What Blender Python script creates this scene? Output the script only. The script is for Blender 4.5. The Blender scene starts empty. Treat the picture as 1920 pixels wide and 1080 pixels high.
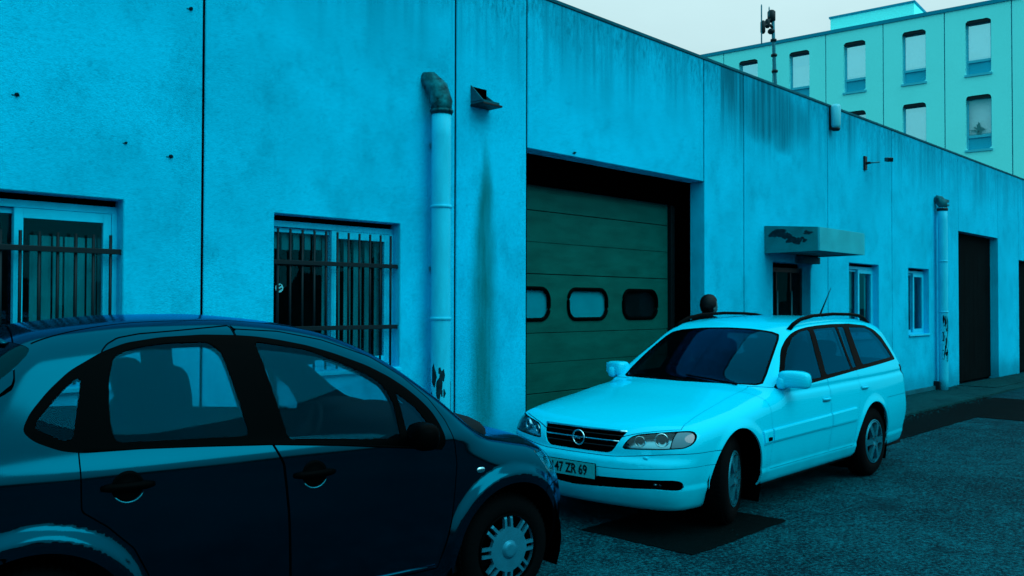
import bpy, bmesh, math, random
import numpy as np
from mathutils import Vector, Matrix, Euler

random.seed(7)
S = bpy.context.scene
COL = S.collection
R = math.radians

# ------------------------------------------------------------------ camera, world, sun, exposure
cam_data = bpy.data.cameras.new("camera")
cam_data.sensor_fit = 'HORIZONTAL'
cam_data.sensor_width = 36.0
cam_data.lens = 36.0 * 1665.46 / 1920.0
cam_data.clip_start = 0.05
cam_data.clip_end = 2000
cam = bpy.data.objects.new("camera", cam_data)
COL.objects.link(cam)
yaw, pit, rol = R(43.60766), R(1.05902), R(0.1416)
F_ = Vector((math.cos(yaw) * math.cos(pit), math.sin(yaw) * math.cos(pit), math.sin(pit)))
R_ = Vector((math.sin(yaw), -math.cos(yaw), 0))
U_ = R_.cross(F_)
R2_ = R_ * math.cos(rol) + U_ * math.sin(rol)
U2_ = -R_ * math.sin(rol) + U_ * math.cos(rol)
mw = Matrix((R2_, U2_, -F_)).transposed().to_4x4()
mw.translation = Vector((0, 0, 1.6004))
cam.matrix_world = mw
S.camera = cam

SUN_EL, SUN_AZ = R(46), R(-82)       # direction towards the sun, measured from +x
world = bpy.data.worlds.new("World")
S.world = world
world.use_nodes = True
nt = world.node_tree
nt.nodes.clear()
out = nt.nodes.new('ShaderNodeOutputWorld')
bg = nt.nodes.new('ShaderNodeBackground')
bg.inputs['Strength'].default_value = 0.10
sky = nt.nodes.new('ShaderNodeTexSky')
sky.sky_type = 'NISHITA'
sky.sun_disc = False
sky.sun_elevation = SUN_EL
sky.sun_rotation = R(90) - SUN_AZ
sky.air_density = 1.0
sky.dust_density = 3.0
# overcast: a cloud layer, brighter overhead (CIE overcast gradient), lies over the clear sky
tc = nt.nodes.new('ShaderNodeTexCoord')
sep = nt.nodes.new('ShaderNodeSeparateXYZ')
nt.links.new(tc.outputs['Generated'], sep.inputs[0])
mr = nt.nodes.new('ShaderNodeMapRange')
mr.inputs['From Min'].default_value = 0.0
mr.inputs['From Max'].default_value = 1.0
mr.inputs['To Min'].default_value = 1.0
mr.inputs['To Max'].default_value = 2.9
nt.links.new(sep.outputs['Z'], mr.inputs['Value'])
noi = nt.nodes.new('ShaderNodeTexNoise')
noi.inputs['Scale'].default_value = 2.2
noi.inputs['Detail'].default_value = 5
noi.inputs['Roughness'].default_value = .55
mpv = nt.nodes.new('ShaderNodeMapping')
mpv.inputs['Scale'].default_value = (1, 1, 2.6)
nt.links.new(tc.outputs['Generated'], mpv.inputs[0])
nt.links.new(mpv.outputs[0], noi.inputs['Vector'])
mr2 = nt.nodes.new('ShaderNodeMapRange')
mr2.inputs['From Min'].default_value = .3
mr2.inputs['From Max'].default_value = .7
mr2.inputs['To Min'].default_value = .93
mr2.inputs['To Max'].default_value = 1.06
nt.links.new(noi.outputs['Fac'], mr2.inputs['Value'])
mul = nt.nodes.new('ShaderNodeMath'); mul.operation = 'MULTIPLY'
nt.links.new(mr.outputs[0], mul.inputs[0]); nt.links.new(mr2.outputs[0], mul.inputs[1])
cloud = nt.nodes.new('ShaderNodeVectorMath'); cloud.operation = 'SCALE'
cloud.inputs[0].default_value = (3.95, 5.70, 5.95)
nt.links.new(mul.outputs[0], cloud.inputs['Scale'])
mix = nt.nodes.new('ShaderNodeMix'); mix.data_type = 'RGBA'
mix.inputs['Factor'].default_value = 0.93
nt.links.new(sky.outputs[0], mix.inputs['A'])
nt.links.new(cloud.outputs[0], mix.inputs['B'])
nt.links.new(mix.outputs['Result'], bg.inputs['Color'])
nt.links.new(bg.outputs[0], out.inputs[0])

sun_d = bpy.data.lights.new("sun", 'SUN')
sun_d.energy = 1.2
sun_d.angle = R(40)
sun_d.color = (1.0, 0.97, 0.93)
sun = bpy.data.objects.new("sun", sun_d)
COL.objects.link(sun)
sd = Vector((math.cos(SUN_EL) * math.cos(SUN_AZ), math.cos(SUN_EL) * math.sin(SUN_AZ), math.sin(SUN_EL)))
sun.rotation_euler = sd.to_track_quat('Z', 'Y').to_euler()

S.view_settings.view_transform = 'Standard'
S.view_settings.look = 'None'
S.view_settings.gamma = 1.0
S.view_settings.use_curve_mapping = False
S.view_settings.exposure = 0.0
S.render.engine = 'CYCLES'
S.cycles.use_denoising = True
S.cycles.denoising_input_passes = 'RGB'
S.cycles.use_adaptive_sampling = False
S.cycles.max_bounces = 8
S.cycles.transparent_max_bounces = 16
S.cycles.sample_clamp_indirect = 4.0


# ------------------------------------------------------------------ small helpers
def tag(o, label=None, cat=None, group=None, kind=None):
    if label: o['label'] = label
    if cat: o['category'] = cat
    if group: o['group'] = group
    if kind: o['kind'] = kind
    return o


def empty(name, loc=(0, 0, 0), rz=0.0):
    o = bpy.data.objects.new(name, None)
    COL.objects.link(o)
    o.empty_display_size = .2
    o.location = loc
    o.rotation_euler = (0, 0, rz)
    return o


def link(name, me, m=None, parent=None):
    o = bpy.data.objects.new(name, me)
    COL.objects.link(o)
    if m is not None:
        for q in (m if isinstance(m, (list, tuple)) else [m]):
            me.materials.append(q)
    if parent is not None:
        o.parent = parent
    return o


def copy_tree(o, parent=None):
    c = o.copy()
    COL.objects.link(c)
    if parent is not None:
        c.parent = parent
    for ch in list(o.children):
        copy_tree(ch, c)
    return c


class MB:
    """collects simple solids into one mesh"""
    def __init__(self):
        self.v = []; self.f = []; self.s = []; self.mi = []
    def add(self, vs, fs, smooth=False, mi=0):
        n = len(self.v)
        self.v += [tuple(p) for p in vs]
        for f in fs:
            self.f.append(tuple(n + i for i in f)); self.s.append(smooth); self.mi.append(mi)
        return self
    def box(self, x0, x1, y0, y1, z0, z1, mi=0, mtx=None):
        vs = [Vector(p) for p in ((x0, y0, z0), (x1, y0, z0), (x1, y1, z0), (x0, y1, z0), (x0, y0, z1), (x1, y0, z1), (x1, y1, z1), (x0, y1, z1))]
        if mtx is not None: vs = [mtx @ p for p in vs]
        return self.add(vs, [(0, 3, 2, 1), (4, 5, 6, 7), (0, 1, 5, 4), (1, 2, 6, 5), (2, 3, 7, 6), (3, 0, 4, 7)], False, mi)
    def lathe(self, prof, n=24, mtx=None, smooth=True, mi=0, cap=True):
        """profile (r, h) revolved about the z axis"""
        vs = []
        for r, h in prof:
            for k in range(n):
                a = 2 * math.pi * k / n
                vs.append(Vector((r * math.cos(a), r * math.sin(a), h)))
        if mtx is not None: vs = [mtx @ p for p in vs]
        fs = []
        for i in range(len(prof) - 1):
            for k in range(n):
                k2 = (k + 1) % n
                fs.append((i * n + k, i * n + k2, (i + 1) * n + k2, (i + 1) * n + k))
        if cap:
            fs.append(tuple(range(n))[::-1]); fs.append(tuple((len(prof) - 1) * n + k for k in range(n)))
        return self.add(vs, fs, smooth, mi)
    def tube(self, pts, r, n=8, smooth=True, mi=0, closed=False, sx=1.0):
        pts = [Vector(p) for p in pts]
        m = len(pts)
        rs = r if isinstance(r, (list, tuple)) else [r] * m
        vs = []
        up = Vector((0, 0, 1))
        for i, p in enumerate(pts):
            a = pts[(i - 1) % m] if (closed or i > 0) else p
            b = pts[(i + 1) % m] if (closed or i < m - 1) else p
            t = (b - a).normalized()
            u = up.cross(t)
            if u.length < .1: u = Vector((1, 0, 0)).cross(t)
            u.normalize(); w = t.cross(u)
            for k in range(n):
                an = 2 * math.pi * (k + .5) / n
                vs.append(p + (u * math.cos(an) * sx + w * math.sin(an)) * rs[i])
        fs = []
        for i in range(m if closed else m - 1):
            j = (i + 1) % m
            for k in range(n):
                k2 = (k + 1) % n
                fs.append((i * n + k, i * n + k2, j * n + k2, j * n + k))
        if not closed:
            fs.append(tuple(range(n))[::-1]); fs.append(tuple((m - 1) * n + k for k in range(n)))
        return self.add(vs, fs, smooth, mi)
    def mesh(self, name="m", bevel=0.0, seg=2):
        me = bpy.data.meshes.new(name)
        me.from_pydata(self.v, [], self.f)
        me.update()
        me.polygons.foreach_set('use_smooth', self.s)
        me.polygons.foreach_set('material_index', self.mi)
        bm = bmesh.new(); bm.from_mesh(me)
        bmesh.ops.recalc_face_normals(bm, faces=bm.faces)
        if bevel:
            es = [e for e in bm.edges if len(e.link_faces) == 2 and e.calc_face_angle(0) > R(35)]
            bmesh.ops.bevel(bm, geom=es, offset=bevel, segments=seg, affect='EDGES', profile=.6, clamp_overlap=True)
        bm.to_mesh(me); bm.free()
        return me
    def obj(self, name, m, parent=None, bevel=0.0, seg=2):
        return link(name, self.mesh(name, bevel, seg), m, parent)


def box(name, m, parent, x0, x1, y0, y1, z0, z1, bevel=0.0):
    return MB().box(x0, x1, y0, y1, z0, z1).obj(name, m, parent, bevel)


# ------------------------------------------------------------------ materials
MATS = {}


def newmat(name):
    m = bpy.data.materials.new(name)
    m.use_nodes = True
    n = m.node_tree
    n.nodes.clear()
    o = n.nodes.new('ShaderNodeOutputMaterial')
    b = n.nodes.new('ShaderNodeBsdfPrincipled')
    n.links.new(b.outputs[0], o.inputs[0])
    return m, n, b, o


def N(n, typ, **kw):
    nd = n.nodes.new(typ)
    for k, v in kw.items():
        if k.startswith('i_'):
            nd.inputs[k[2:].replace('_', ' ')].default_value = v
        else:
            setattr(nd, k, v)
    return nd


def simple(name, col, rough=.5, metal=0.0, spec=.12, var=0.0, vscale=6.0, bump=0.0, bscale=60.0, coat=0.0, coat_r=.05, tint=(.25, .8, 1.0), stretch=(1, 1, 1), rvar=0.0):
    if name in MATS: return MATS[name]
    m, n, b, o = newmat(name)
    b.inputs['Roughness'].default_value = rough
    b.inputs['Metallic'].default_value = metal
    b.inputs['Specular IOR Level'].default_value = spec
    b.inputs['Specular Tint'].default_value = (*tint, 1)
    b.inputs['Coat Weight'].default_value = coat
    b.inputs['Coat Roughness'].default_value = coat_r
    b.inputs['Base Color'].default_value = (*col, 1)
    tcn = N(n, 'ShaderNodeTexCoord')
    mp = N(n, 'ShaderNodeMapping'); mp.inputs['Scale'].default_value = stretch
    n.links.new(tcn.outputs['Object'], mp.inputs[0])
    if var or rvar:
        t = N(n, 'ShaderNodeTexNoise', i_Scale=vscale, i_Detail=6.0, i_Roughness=.6)
        n.links.new(mp.outputs[0], t.inputs['Vector'])
        if var:
            r = N(n, 'ShaderNodeMapRange'); r.inputs['From Min'].default_value = .3; r.inputs['From Max'].default_value = .7
            r.inputs['To Min'].default_value = 1 - var; r.inputs['To Max'].default_value = 1 + var
            n.links.new(t.outputs['Fac'], r.inputs['Value'])
            s = N(n, 'ShaderNodeVectorMath', operation='SCALE'); s.inputs[0].default_value = col
            n.links.new(r.outputs[0], s.inputs['Scale']); n.links.new(s.outputs[0], b.inputs['Base Color'])
        if rvar:
            r = N(n, 'ShaderNodeMapRange'); r.inputs['From Min'].default_value = .3; r.inputs['From Max'].default_value = .7
            r.inputs['To Min'].default_value = rough - rvar; r.inputs['To Max'].default_value = rough + rvar
            n.links.new(t.outputs['Fac'], r.inputs['Value']); n.links.new(r.outputs[0], b.inputs['Roughness'])
    if bump:
        t2 = N(n, 'ShaderNodeTexNoise', i_Scale=bscale, i_Detail=4.0)
        n.links.new(mp.outputs[0], t2.inputs['Vector'])
        bp = N(n, 'ShaderNodeBump', i_Strength=bump, i_Distance=.01)
        n.links.new(t2.outputs['Fac'], bp.inputs['Height']); n.links.new(bp.outputs[0], b.inputs['Normal'])
    MATS[name] = m
    return m


def glass(name, tint=(.5, .8, .85), rough=.0, refl=(.55, .9, 1.0), ior=1.5, dust=0.0, dustcol=(.02, .2, .28)):
    """thin pane: tinted see-through plus fresnel reflection, with a film of dust"""
    if name in MATS: return MATS[name]
    m = bpy.data.materials.new(name); m.use_nodes = True
    n = m.node_tree; n.nodes.clear()
    o = n.nodes.new('ShaderNodeOutputMaterial')
    tr = N(n, 'ShaderNodeBsdfTransparent'); tr.inputs[0].default_value = (*tint, 1)
    gl = N(n, 'ShaderNodeBsdfGlossy'); gl.inputs['Color'].default_value = (*refl, 1); gl.inputs['Roughness'].default_value = rough
    fr = N(n, 'ShaderNodeFresnel'); fr.inputs['IOR'].default_value = ior
    # same reflection seen from either side of the pane
    geo = N(n, 'ShaderNodeNewGeometry')
    iv = N(n, 'ShaderNodeMix', data_type='FLOAT'); iv.inputs['A'].default_value = ior; iv.inputs['B'].default_value = 1 / ior
    n.links.new(geo.outputs['Backfacing'], iv.inputs['Factor'])
    n.links.new(iv.outputs['Result'], fr.inputs['IOR'])
    mx = N(n, 'ShaderNodeMixShader')
    n.links.new(fr.outputs[0], mx.inputs[0]); n.links.new(tr.outputs[0], mx.inputs[1]); n.links.new(gl.outputs[0], mx.inputs[2])
    last = mx
    if dust:
        df = N(n, 'ShaderNodeBsdfDiffuse'); df.inputs[0].default_value = (*dustcol, 1)
        t = N(n, 'ShaderNodeTexNoise', i_Scale=4.0, i_Detail=6.0)
        tcn = N(n, 'ShaderNodeTexCoord'); n.links.new(tcn.outputs['Object'], t.inputs['Vector'])
        r = N(n, 'ShaderNodeMapRange'); r.inputs['From Min'].default_value = .3; r.inputs['From Max'].default_value = .75
        r.inputs['To Min'].default_value = dust * (.3 if dust < .5 else .8); r.inputs['To Max'].default_value = dust
        n.links.new(t.outputs['Fac'], r.inputs['Value'])
        m2 = N(n, 'ShaderNodeMixShader')
        n.links.new(r.outputs[0], m2.inputs[0]); n.links.new(mx.outputs[0], m2.inputs[1]); n.links.new(df.outputs[0], m2.inputs[2])
        last = m2
    n.links.new(last.outputs[0], o.inputs[0])
    MATS[name] = m
    return m


def chain(n, op, a, b=None, clamp=False):
    nd = n.nodes.new('ShaderNodeMath'); nd.operation = op; nd.use_clamp = clamp
    for i, q in enumerate((a, b)):
        if q is None: continue
        if isinstance(q, (int, float)): nd.inputs[i].default_value = q
        else: n.links.new(q, nd.inputs[i])
    return nd.outputs[0]


def sstep(n, val, a, b):
    r = n.nodes.new('ShaderNodeMapRange'); r.interpolation_type = 'SMOOTHSTEP'
    lo, hi = (a, b) if a < b else (b, a)
    r.inputs['From Min'].default_value = lo; r.inputs['From Max'].default_value = hi
    r.inputs['To Min'].default_value = 0 if a < b else 1; r.inputs['To Max'].default_value = 1 if a < b else 0
    n.links.new(val, r.inputs['Value'])
    return r.outputs[0]


def facade_mat():
    m, n, b, o = newmat('roughcast_facade')
    b.inputs['Roughness'].default_value = .92
    b.inputs['Specular IOR Level'].default_value = .02
    b.inputs['Specular Tint'].default_value = (.2, .8, 1, 1)
    tcn = N(n, 'ShaderNodeTexCoord')
    P = tcn.outputs['Object']
    sp = N(n, 'ShaderNodeSeparateXYZ'); n.links.new(P, sp.inputs[0])
    X, Y, Z = sp.outputs
    def noise(scale, sc=(1, 1, 1), detail=5.0, rough=.55, off=(0, 0, 0)):
        mp = N(n, 'ShaderNodeMapping'); mp.inputs['Scale'].default_value = sc; mp.inputs['Location'].default_value = off
        n.links.new(P, mp.inputs[0])
        t = N(n, 'ShaderNodeTexNoise', i_Scale=scale, i_Detail=detail, i_Roughness=rough)
        n.links.new(mp.outputs[0], t.inputs['Vector'])
        return t.outputs['Fac']
    base = N(n, 'ShaderNodeMix', data_type='RGBA')
    base.inputs['A'].default_value = (.0, .47, .76, 1)
    base.inputs['B'].default_value = (.0, .55, .89, 1)
    n.links.new(sstep(n, noise(1.3, detail=7.0), .35, .65), base.inputs['Factor'])
    # rain streaks under the parapet: fine vertical runs, longest and darkest right of the large door
    st = noise(1.0, (9, 1, .22), 6.0, .7)
    st2 = noise(1.0, (2.3, 1, .12), 4.0, .6, (4, 0, 0))
    hgt = sstep(n, Z, 3.1, 4.6)
    zone = chain(n, 'MULTIPLY', sstep(n, X, 9.2, 9.9), sstep(n, X, 14.2, 11.8))
    depth = chain(n, 'ADD', chain(n, 'MULTIPLY', zone, .45), .58)
    streak = chain(n, 'MULTIPLY', chain(n, 'ADD', chain(n, 'MULTIPLY', sstep(n, st, .36, .70), .75), chain(n, 'MULTIPLY', sstep(n, st2, .42, .62), .55)), chain(n, 'MULTIPLY', hgt, depth))
    streak = chain(n, 'MINIMUM', streak, .85)
    # a broad sooty patch high on the wall beside the large door
    dx = chain(n, 'DIVIDE', chain(n, 'SUBTRACT', X, 11.1), 1.5)
    dz = chain(n, 'DIVIDE', chain(n, 'SUBTRACT', chain(n, 'SUBTRACT', Z, 3.95), chain(n, 'MULTIPLY', noise(2.5), .5)), .62)
    rr = chain(n, 'ADD', chain(n, 'MULTIPLY', dx, dx), chain(n, 'MULTIPLY', dz, dz))
    soot = chain(n, 'MULTIPLY', sstep(n, rr, 1.15, .1), chain(n, 'ADD', chain(n, 'MULTIPLY', sstep(n, st, .3, .7), .40), .52))
    dirt = chain(n, 'MAXIMUM', streak, soot)
    # dirt rising from the ground
    low = chain(n, 'MULTIPLY', sstep(n, chain(n, 'SUBTRACT', Z, chain(n, 'MULTIPLY', noise(3.0), .6)), .35, -.25), .55)
    dirt = chain(n, 'MAXIMUM', dirt, low)
    grain = chain(n, 'MULTIPLY', chain(n, 'ADD', chain(n, 'MULTIPLY', sstep(n, noise(38.0, detail=4.0, rough=.75), .42, .70), .22), chain(n, 'MULTIPLY', sstep(n, noise(4.5, (1, 1, .7), 6.0, .7), .45, .72), .22)), 1.0)
    dirt = chain(n, 'MAXIMUM', dirt, grain)
    topd = chain(n, 'MULTIPLY', sstep(n, chain(n, 'ADD', Z, chain(n, 'MULTIPLY', noise(1.6, (1, 1, 1), 6.0, .7), 1.2)), 4.35, 5.2), chain(n, 'ADD', chain(n, 'MULTIPLY', sstep(n, noise(14.0, (1.6, 1, .5), 5.0, .75), .38, .66), .55), .18))
    dirt = chain(n, 'MAXIMUM', dirt, topd)
    # speckle
    spk = chain(n, 'MULTIPLY', sstep(n, noise(26.0, detail=3.0), .58, .78), .34)
    dirt = chain(n, 'MAXIMUM', dirt, spk)
    c1 = N(n, 'ShaderNodeMix', data_type='RGBA'); c1.inputs['B'].default_value = (.0, .075, .125, 1)
    n.links.new(dirt, c1.inputs['Factor']); n.links.new(base.outputs['Result'], c1.inputs['A'])
    # green run of slime below the overflow spout
    half = chain(n, 'ADD', chain(n, 'MULTIPLY', sstep(n, Z, 3.25, 1.6), .19), .06)
    wob = chain(n, 'MULTIPLY', chain(n, 'SUBTRACT', noise(1.0, (3, 1, 1.1)), .5), .16)
    dx2 = chain(n, 'ABSOLUTE', chain(n, 'SUBTRACT', chain(n, 'SUBTRACT', X, 5.635), wob))
    prof = chain(n, 'SUBTRACT', 1.0, chain(n, 'DIVIDE', dx2, half), True)
    prof = sstep(n, prof, 0.0, .95)
    run = chain(n, 'MULTIPLY', chain(n, 'MULTIPLY', prof, chain(n, 'MULTIPLY', sstep(n, Z, 3.28, 2.6), sstep(n, Z, -.3, .9))), chain(n, 'ADD', chain(n, 'MULTIPLY', noise(1.0, (30, 1, 3)), .6), .58))
    run = chain(n, 'MULTIPLY', run, .93, True)
    c2 = N(n, 'ShaderNodeMix', data_type='RGBA'); c2.inputs['B'].default_value = (.0, .105, .115, 1)
    n.links.new(run, c2.inputs['Factor']); n.links.new(c1.outputs['Result'], c2.inputs['A'])
    n.links.new(c2.outputs['Result'], b.inputs['Base Color'])
    hb = chain(n, 'ADD', noise(110.0, detail=3.0), chain(n, 'MULTIPLY', noise(34.0), .6))
    bp = N(n, 'ShaderNodeBump', i_Strength=.38, i_Distance=.012)
    n.links.new(hb, bp.inputs['Height']); n.links.new(bp.outputs[0], b.inputs['Normal'])
    return m


def asphalt_mat(name, dark, light, scale=1.0, wet=.0):
    m, n, b, o = newmat(name)
    b.inputs['Specular IOR Level'].default_value = .03
    b.inputs['Specular Tint'].default_value = (.15, .75, 1, 1)
    tcn = N(n, 'ShaderNodeTexCoord'); P = tcn.outputs['Object']
    def noise(s, d=5.0, r=.6):
        t = N(n, 'ShaderNodeTexNoise', i_Scale=s * scale, i_Detail=d, i_Roughness=r)
        n.links.new(P, t.inputs['Vector']); return t.outputs['Fac']
    vo = N(n, 'ShaderNodeTexVoronoi', i_Scale=110.0 * scale); n.links.new(P, vo.inputs['Vector'])
    grain = noise(36, 5.0, .85)
    big = noise(.55, 5.0); mid = noise(6.0, 5.0)
    fac = chain(n, 'ADD', chain(n, 'MULTIPLY', sstep(n, grain, .42, .64), .78), chain(n, 'MULTIPLY', chain(n, 'SUBTRACT', big, .5), .9))
    fac = chain(n, 'ADD', fac, chain(n, 'MULTIPLY', chain(n, 'SUBTRACT', mid, .5), .8), True)
    blot = sstep(n, noise(1.15, 6.0, .62), .60, .70)
    crk = N(n, 'ShaderNodeTexVoronoi', i_Scale=.55, feature='DISTANCE_TO_EDGE')
    wv = N(n, 'ShaderNodeVectorMath', operation='ADD'); wn = N(n, 'ShaderNodeTexNoise', i_Scale=2.2, i_Detail=6.0); n.links.new(P, wn.inputs['Vector'])
    ws_ = N(n, 'ShaderNodeVectorMath', operation='SCALE'); ws_.inputs['Scale'].default_value = .8; n.links.new(wn.outputs['Color'], ws_.inputs[0])
    n.links.new(P, wv.inputs[0]); n.links.new(ws_.outputs[0], wv.inputs[1]); n.links.new(wv.outputs[0], crk.inputs['Vector'])
    ck = chain(n, 'MULTIPLY', sstep(n, crk.outputs['Distance'], .010, .002), sstep(n, big, .50, .58))
    fac = chain(n, 'MULTIPLY', fac, chain(n, 'SUBTRACT', 1.0, chain(n, 'MAXIMUM', chain(n, 'MULTIPLY', blot, .55), chain(n, 'MULTIPLY', ck, .8))))
    mx = N(n, 'ShaderNodeMix', data_type='RGBA'); mx.inputs['A'].default_value = (*dark, 1); mx.inputs['B'].default_value = (*light, 1)
    n.links.new(fac, mx.inputs['Factor']); n.links.new(mx.outputs['Result'], b.inputs['Base Color'])
    r = N(n, 'ShaderNodeMapRange'); r.inputs['To Min'].default_value = .75 - wet; r.inputs['To Max'].default_value = .95 - wet
    n.links.new(mid, r.inputs['Value']); n.links.new(r.outputs[0], b.inputs['Roughness'])
    bp = N(n, 'ShaderNodeBump', i_Strength=.9, i_Distance=.008)
    hh = chain(n, 'ADD', vo.outputs['Distance'], chain(n, 'MULTIPLY', grain, .8))
    n.links.new(hh, bp.inputs['Height']); n.links.new(bp.outputs[0], b.inputs['Normal'])
    return m


M_FACADE = facade_mat()
M_ASPHALT = asphalt_mat('asphalt', (.0, .012, .020), (.001, .125, .175))
M_DARKPATCH = asphalt_mat('dark_asphalt', (.0, .0025, .003), (.0, .006, .008), 1.2)
M_PAVE = asphalt_mat('pavement_screed', (.0, .025, .032), (.002, .085, .10), .8)
M_BLACK = simple('black_rubber', (.0005, .0015, .002), .6, spec=.08)
M_TRIM = simple('black_trim', (.0002, .0008, .001), .45, spec=.012)
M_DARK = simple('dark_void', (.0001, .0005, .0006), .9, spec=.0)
M_TYRE = simple('tyre_rubber', (.0004, .0015, .002), .8, spec=.05, bump=.3, bscale=60)
M_GREY = simple('grey_metal', (.01, .16, .22), .5, metal=.3, var=.2, vscale=20)
M_BAR = simple('dark_bar_paint', (.0, .004, .006), .55, spec=.3, var=.3, vscale=30)
M_FRAME = simple('pale_window_frame', (.0, .52, .80), .5, var=.12, vscale=9, bump=.05)
M_PIPE = simple('pale_pipe_paint', (.005, .50, .74), .45, var=.16, vscale=3.5, stretch=(2.2, 2.2, .6), bump=.06, bscale=30)
M_RUST = simple('peeled_bare_metal', (.0, .02, .03), .8, var=.5, vscale=25)
M_DOORG = simple('garage_door_paint', (.0, .080, .072), .6, var=.22, vscale=2.6, bump=.35, bscale=3.5, spec=.04, stretch=(1, 1, 3))
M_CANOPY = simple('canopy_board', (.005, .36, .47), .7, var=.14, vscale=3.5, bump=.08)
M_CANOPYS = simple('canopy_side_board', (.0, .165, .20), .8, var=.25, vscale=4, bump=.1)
M_CHROME = simple('chrome', (.25, .75, .85), .12, metal=1.0)
M_ALLOY = simple('alloy_paint', (.005, .20, .29), .32, metal=.6, var=.08, vscale=8)
M_HUB = simple('hubcap_paint', (.006, .19, .30), .38, metal=.45, var=.14, vscale=14)


def paint(name, dif, gcol, ior, rough, dirt=0.0, film_shade_col=(.0, .10, .14)):
    """car paint: body colour under a tinted gloss that grows towards grazing view, with road film and painted shade low down"""
    m = bpy.data.materials.new(name); m.use_nodes = True
    n = m.node_tree; n.nodes.clear()
    o = n.nodes.new('ShaderNodeOutputMaterial')
    d = N(n, 'ShaderNodeBsdfDiffuse'); d.inputs[0].default_value = (*dif, 1)
    g = N(n, 'ShaderNodeBsdfGlossy'); g.inputs['Color'].default_value = (*gcol, 1); g.inputs['Roughness'].default_value = rough
    fr = N(n, 'ShaderNodeFresnel'); fr.inputs['IOR'].default_value = ior
    tcn = N(n, 'ShaderNodeTexCoord')
    t = N(n, 'ShaderNodeTexNoise', i_Scale=7.0, i_Detail=6.0, i_Roughness=.65)
    n.links.new(tcn.outputs['Object'], t.inputs['Vector'])
    if dirt:
        sp = N(n, 'ShaderNodeSeparateXYZ'); n.links.new(tcn.outputs['Object'], sp.inputs[0])
        f = chain(n, 'MULTIPLY', sstep(n, chain(n, 'ADD', sp.outputs[2], chain(n, 'MULTIPLY', t.outputs['Fac'], .25)), .62, .25), dirt)  # film plus the lower doors' shading, both darkened into the colour
        mx0 = N(n, 'ShaderNodeMix', data_type='RGBA'); mx0.inputs['A'].default_value = (*dif, 1); mx0.inputs['B'].default_value = (*film_shade_col, 1)
        n.links.new(f, mx0.inputs['Factor']); n.links.new(mx0.outputs['Result'], d.inputs[0])
    rr = N(n, 'ShaderNodeMapRange'); rr.inputs['To Min'].default_value = rough * .6; rr.inputs['To Max'].default_value = rough * 1.5
    n.links.new(t.outputs['Fac'], rr.inputs['Value']); n.links.new(rr.outputs[0], g.inputs['Roughness'])
    mx = N(n, 'ShaderNodeMixShader')
    n.links.new(fr.outputs[0], mx.inputs[0]); n.links.new(d.outputs[0], mx.inputs[1]); n.links.new(g.outputs[0], mx.inputs[2])
    n.links.new(mx.outputs[0], o.inputs[0])
    MATS[name] = m
    return m


M_WHITE = paint('white_car_paint', (.0, .565, .83), (.12, .84, 1.0), 1.42, .09, .50)
M_BLUE = paint('dark_metallic_paint', (.0, .0010, .002), (.0, .56, .94), 1.75, .12)
M_GLASSC = glass('car_glass', (.52, .68, .72), refl=(.0, .44, .78), dust=.0, ior=1.32)
M_GLASSD = glass('privacy_glass', (.05, .08, .09), refl=(.0, .35, .5), dust=.0)
M_GLASSW = glass('tinted_car_glass', (.21, .31, .34), refl=(.0, .42, .80), dust=.01, dustcol=(.0, .12, .2))
M_PANE = glass('window_pane', (.80, .90, .92), refl=(.0, .55, .75), dust=.02, dustcol=(.0, .12, .15))
M_LAMP = glass('lamp_glass', (.85, .95, .97), refl=(.3, .85, 1))
M_OFFGLASS = glass('office_glass', (.80, .92, .95), refl=(.30, .90, 1), ior=9.0)
M_OFFCLEAR = glass('clear_office_glass', (.85, .95, .97), refl=(.10, .86, 1), ior=2.3)
M_SEAT = simple('seat_fabric', (.0, .004, .007), .9, spec=.01)
M_INNER = simple('interior_plastic', (.0004, .004, .006), .75, spec=.15)
M_PLATE = simple('plate_white', (.08, .66, .78), .4)
M_PLATEW = simple('number_plate_white', (.003, .36, .44), .4, spec=.2)
M_PLATEK = simple('plate_black', (.0005, .002, .003), .5)
M_BLIND = simple('blind_slat', (.0, .20, .25), .8, var=.35, vscale=7, spec=.0, stretch=(1, 1, .3))
M_SKIRT = simple('plinth_render', (.0, .09, .13), .9, var=.3, vscale=5, bump=.3, bscale=50)
M_SKIN = simple('skin', (.02, .12, .14), .6)
M_HAIR = simple('black_hair', (.0004, .001, .0013), .55, bump=.5, bscale=90, spec=.2)
M_CLOTH = simple('black_cloth', (.0003, .0015, .002), .9, bump=.2, bscale=60, spec=.1)

# ------------------------------------------------------------------ ground
WY = 5.712            # outer face of the workshop wall (the wall runs along x)
ZT = 4.575            # parapet height


def sheet(name, pts, z, m, kind='structure', sub=0):
    me = bpy.data.meshes.new(name)
    me.from_pydata([(x, y, z) for x, y in pts], [], [tuple(range(len(pts)))])
    o = link(name, me, m)
    tag(o, kind=kind)
    return o


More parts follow.
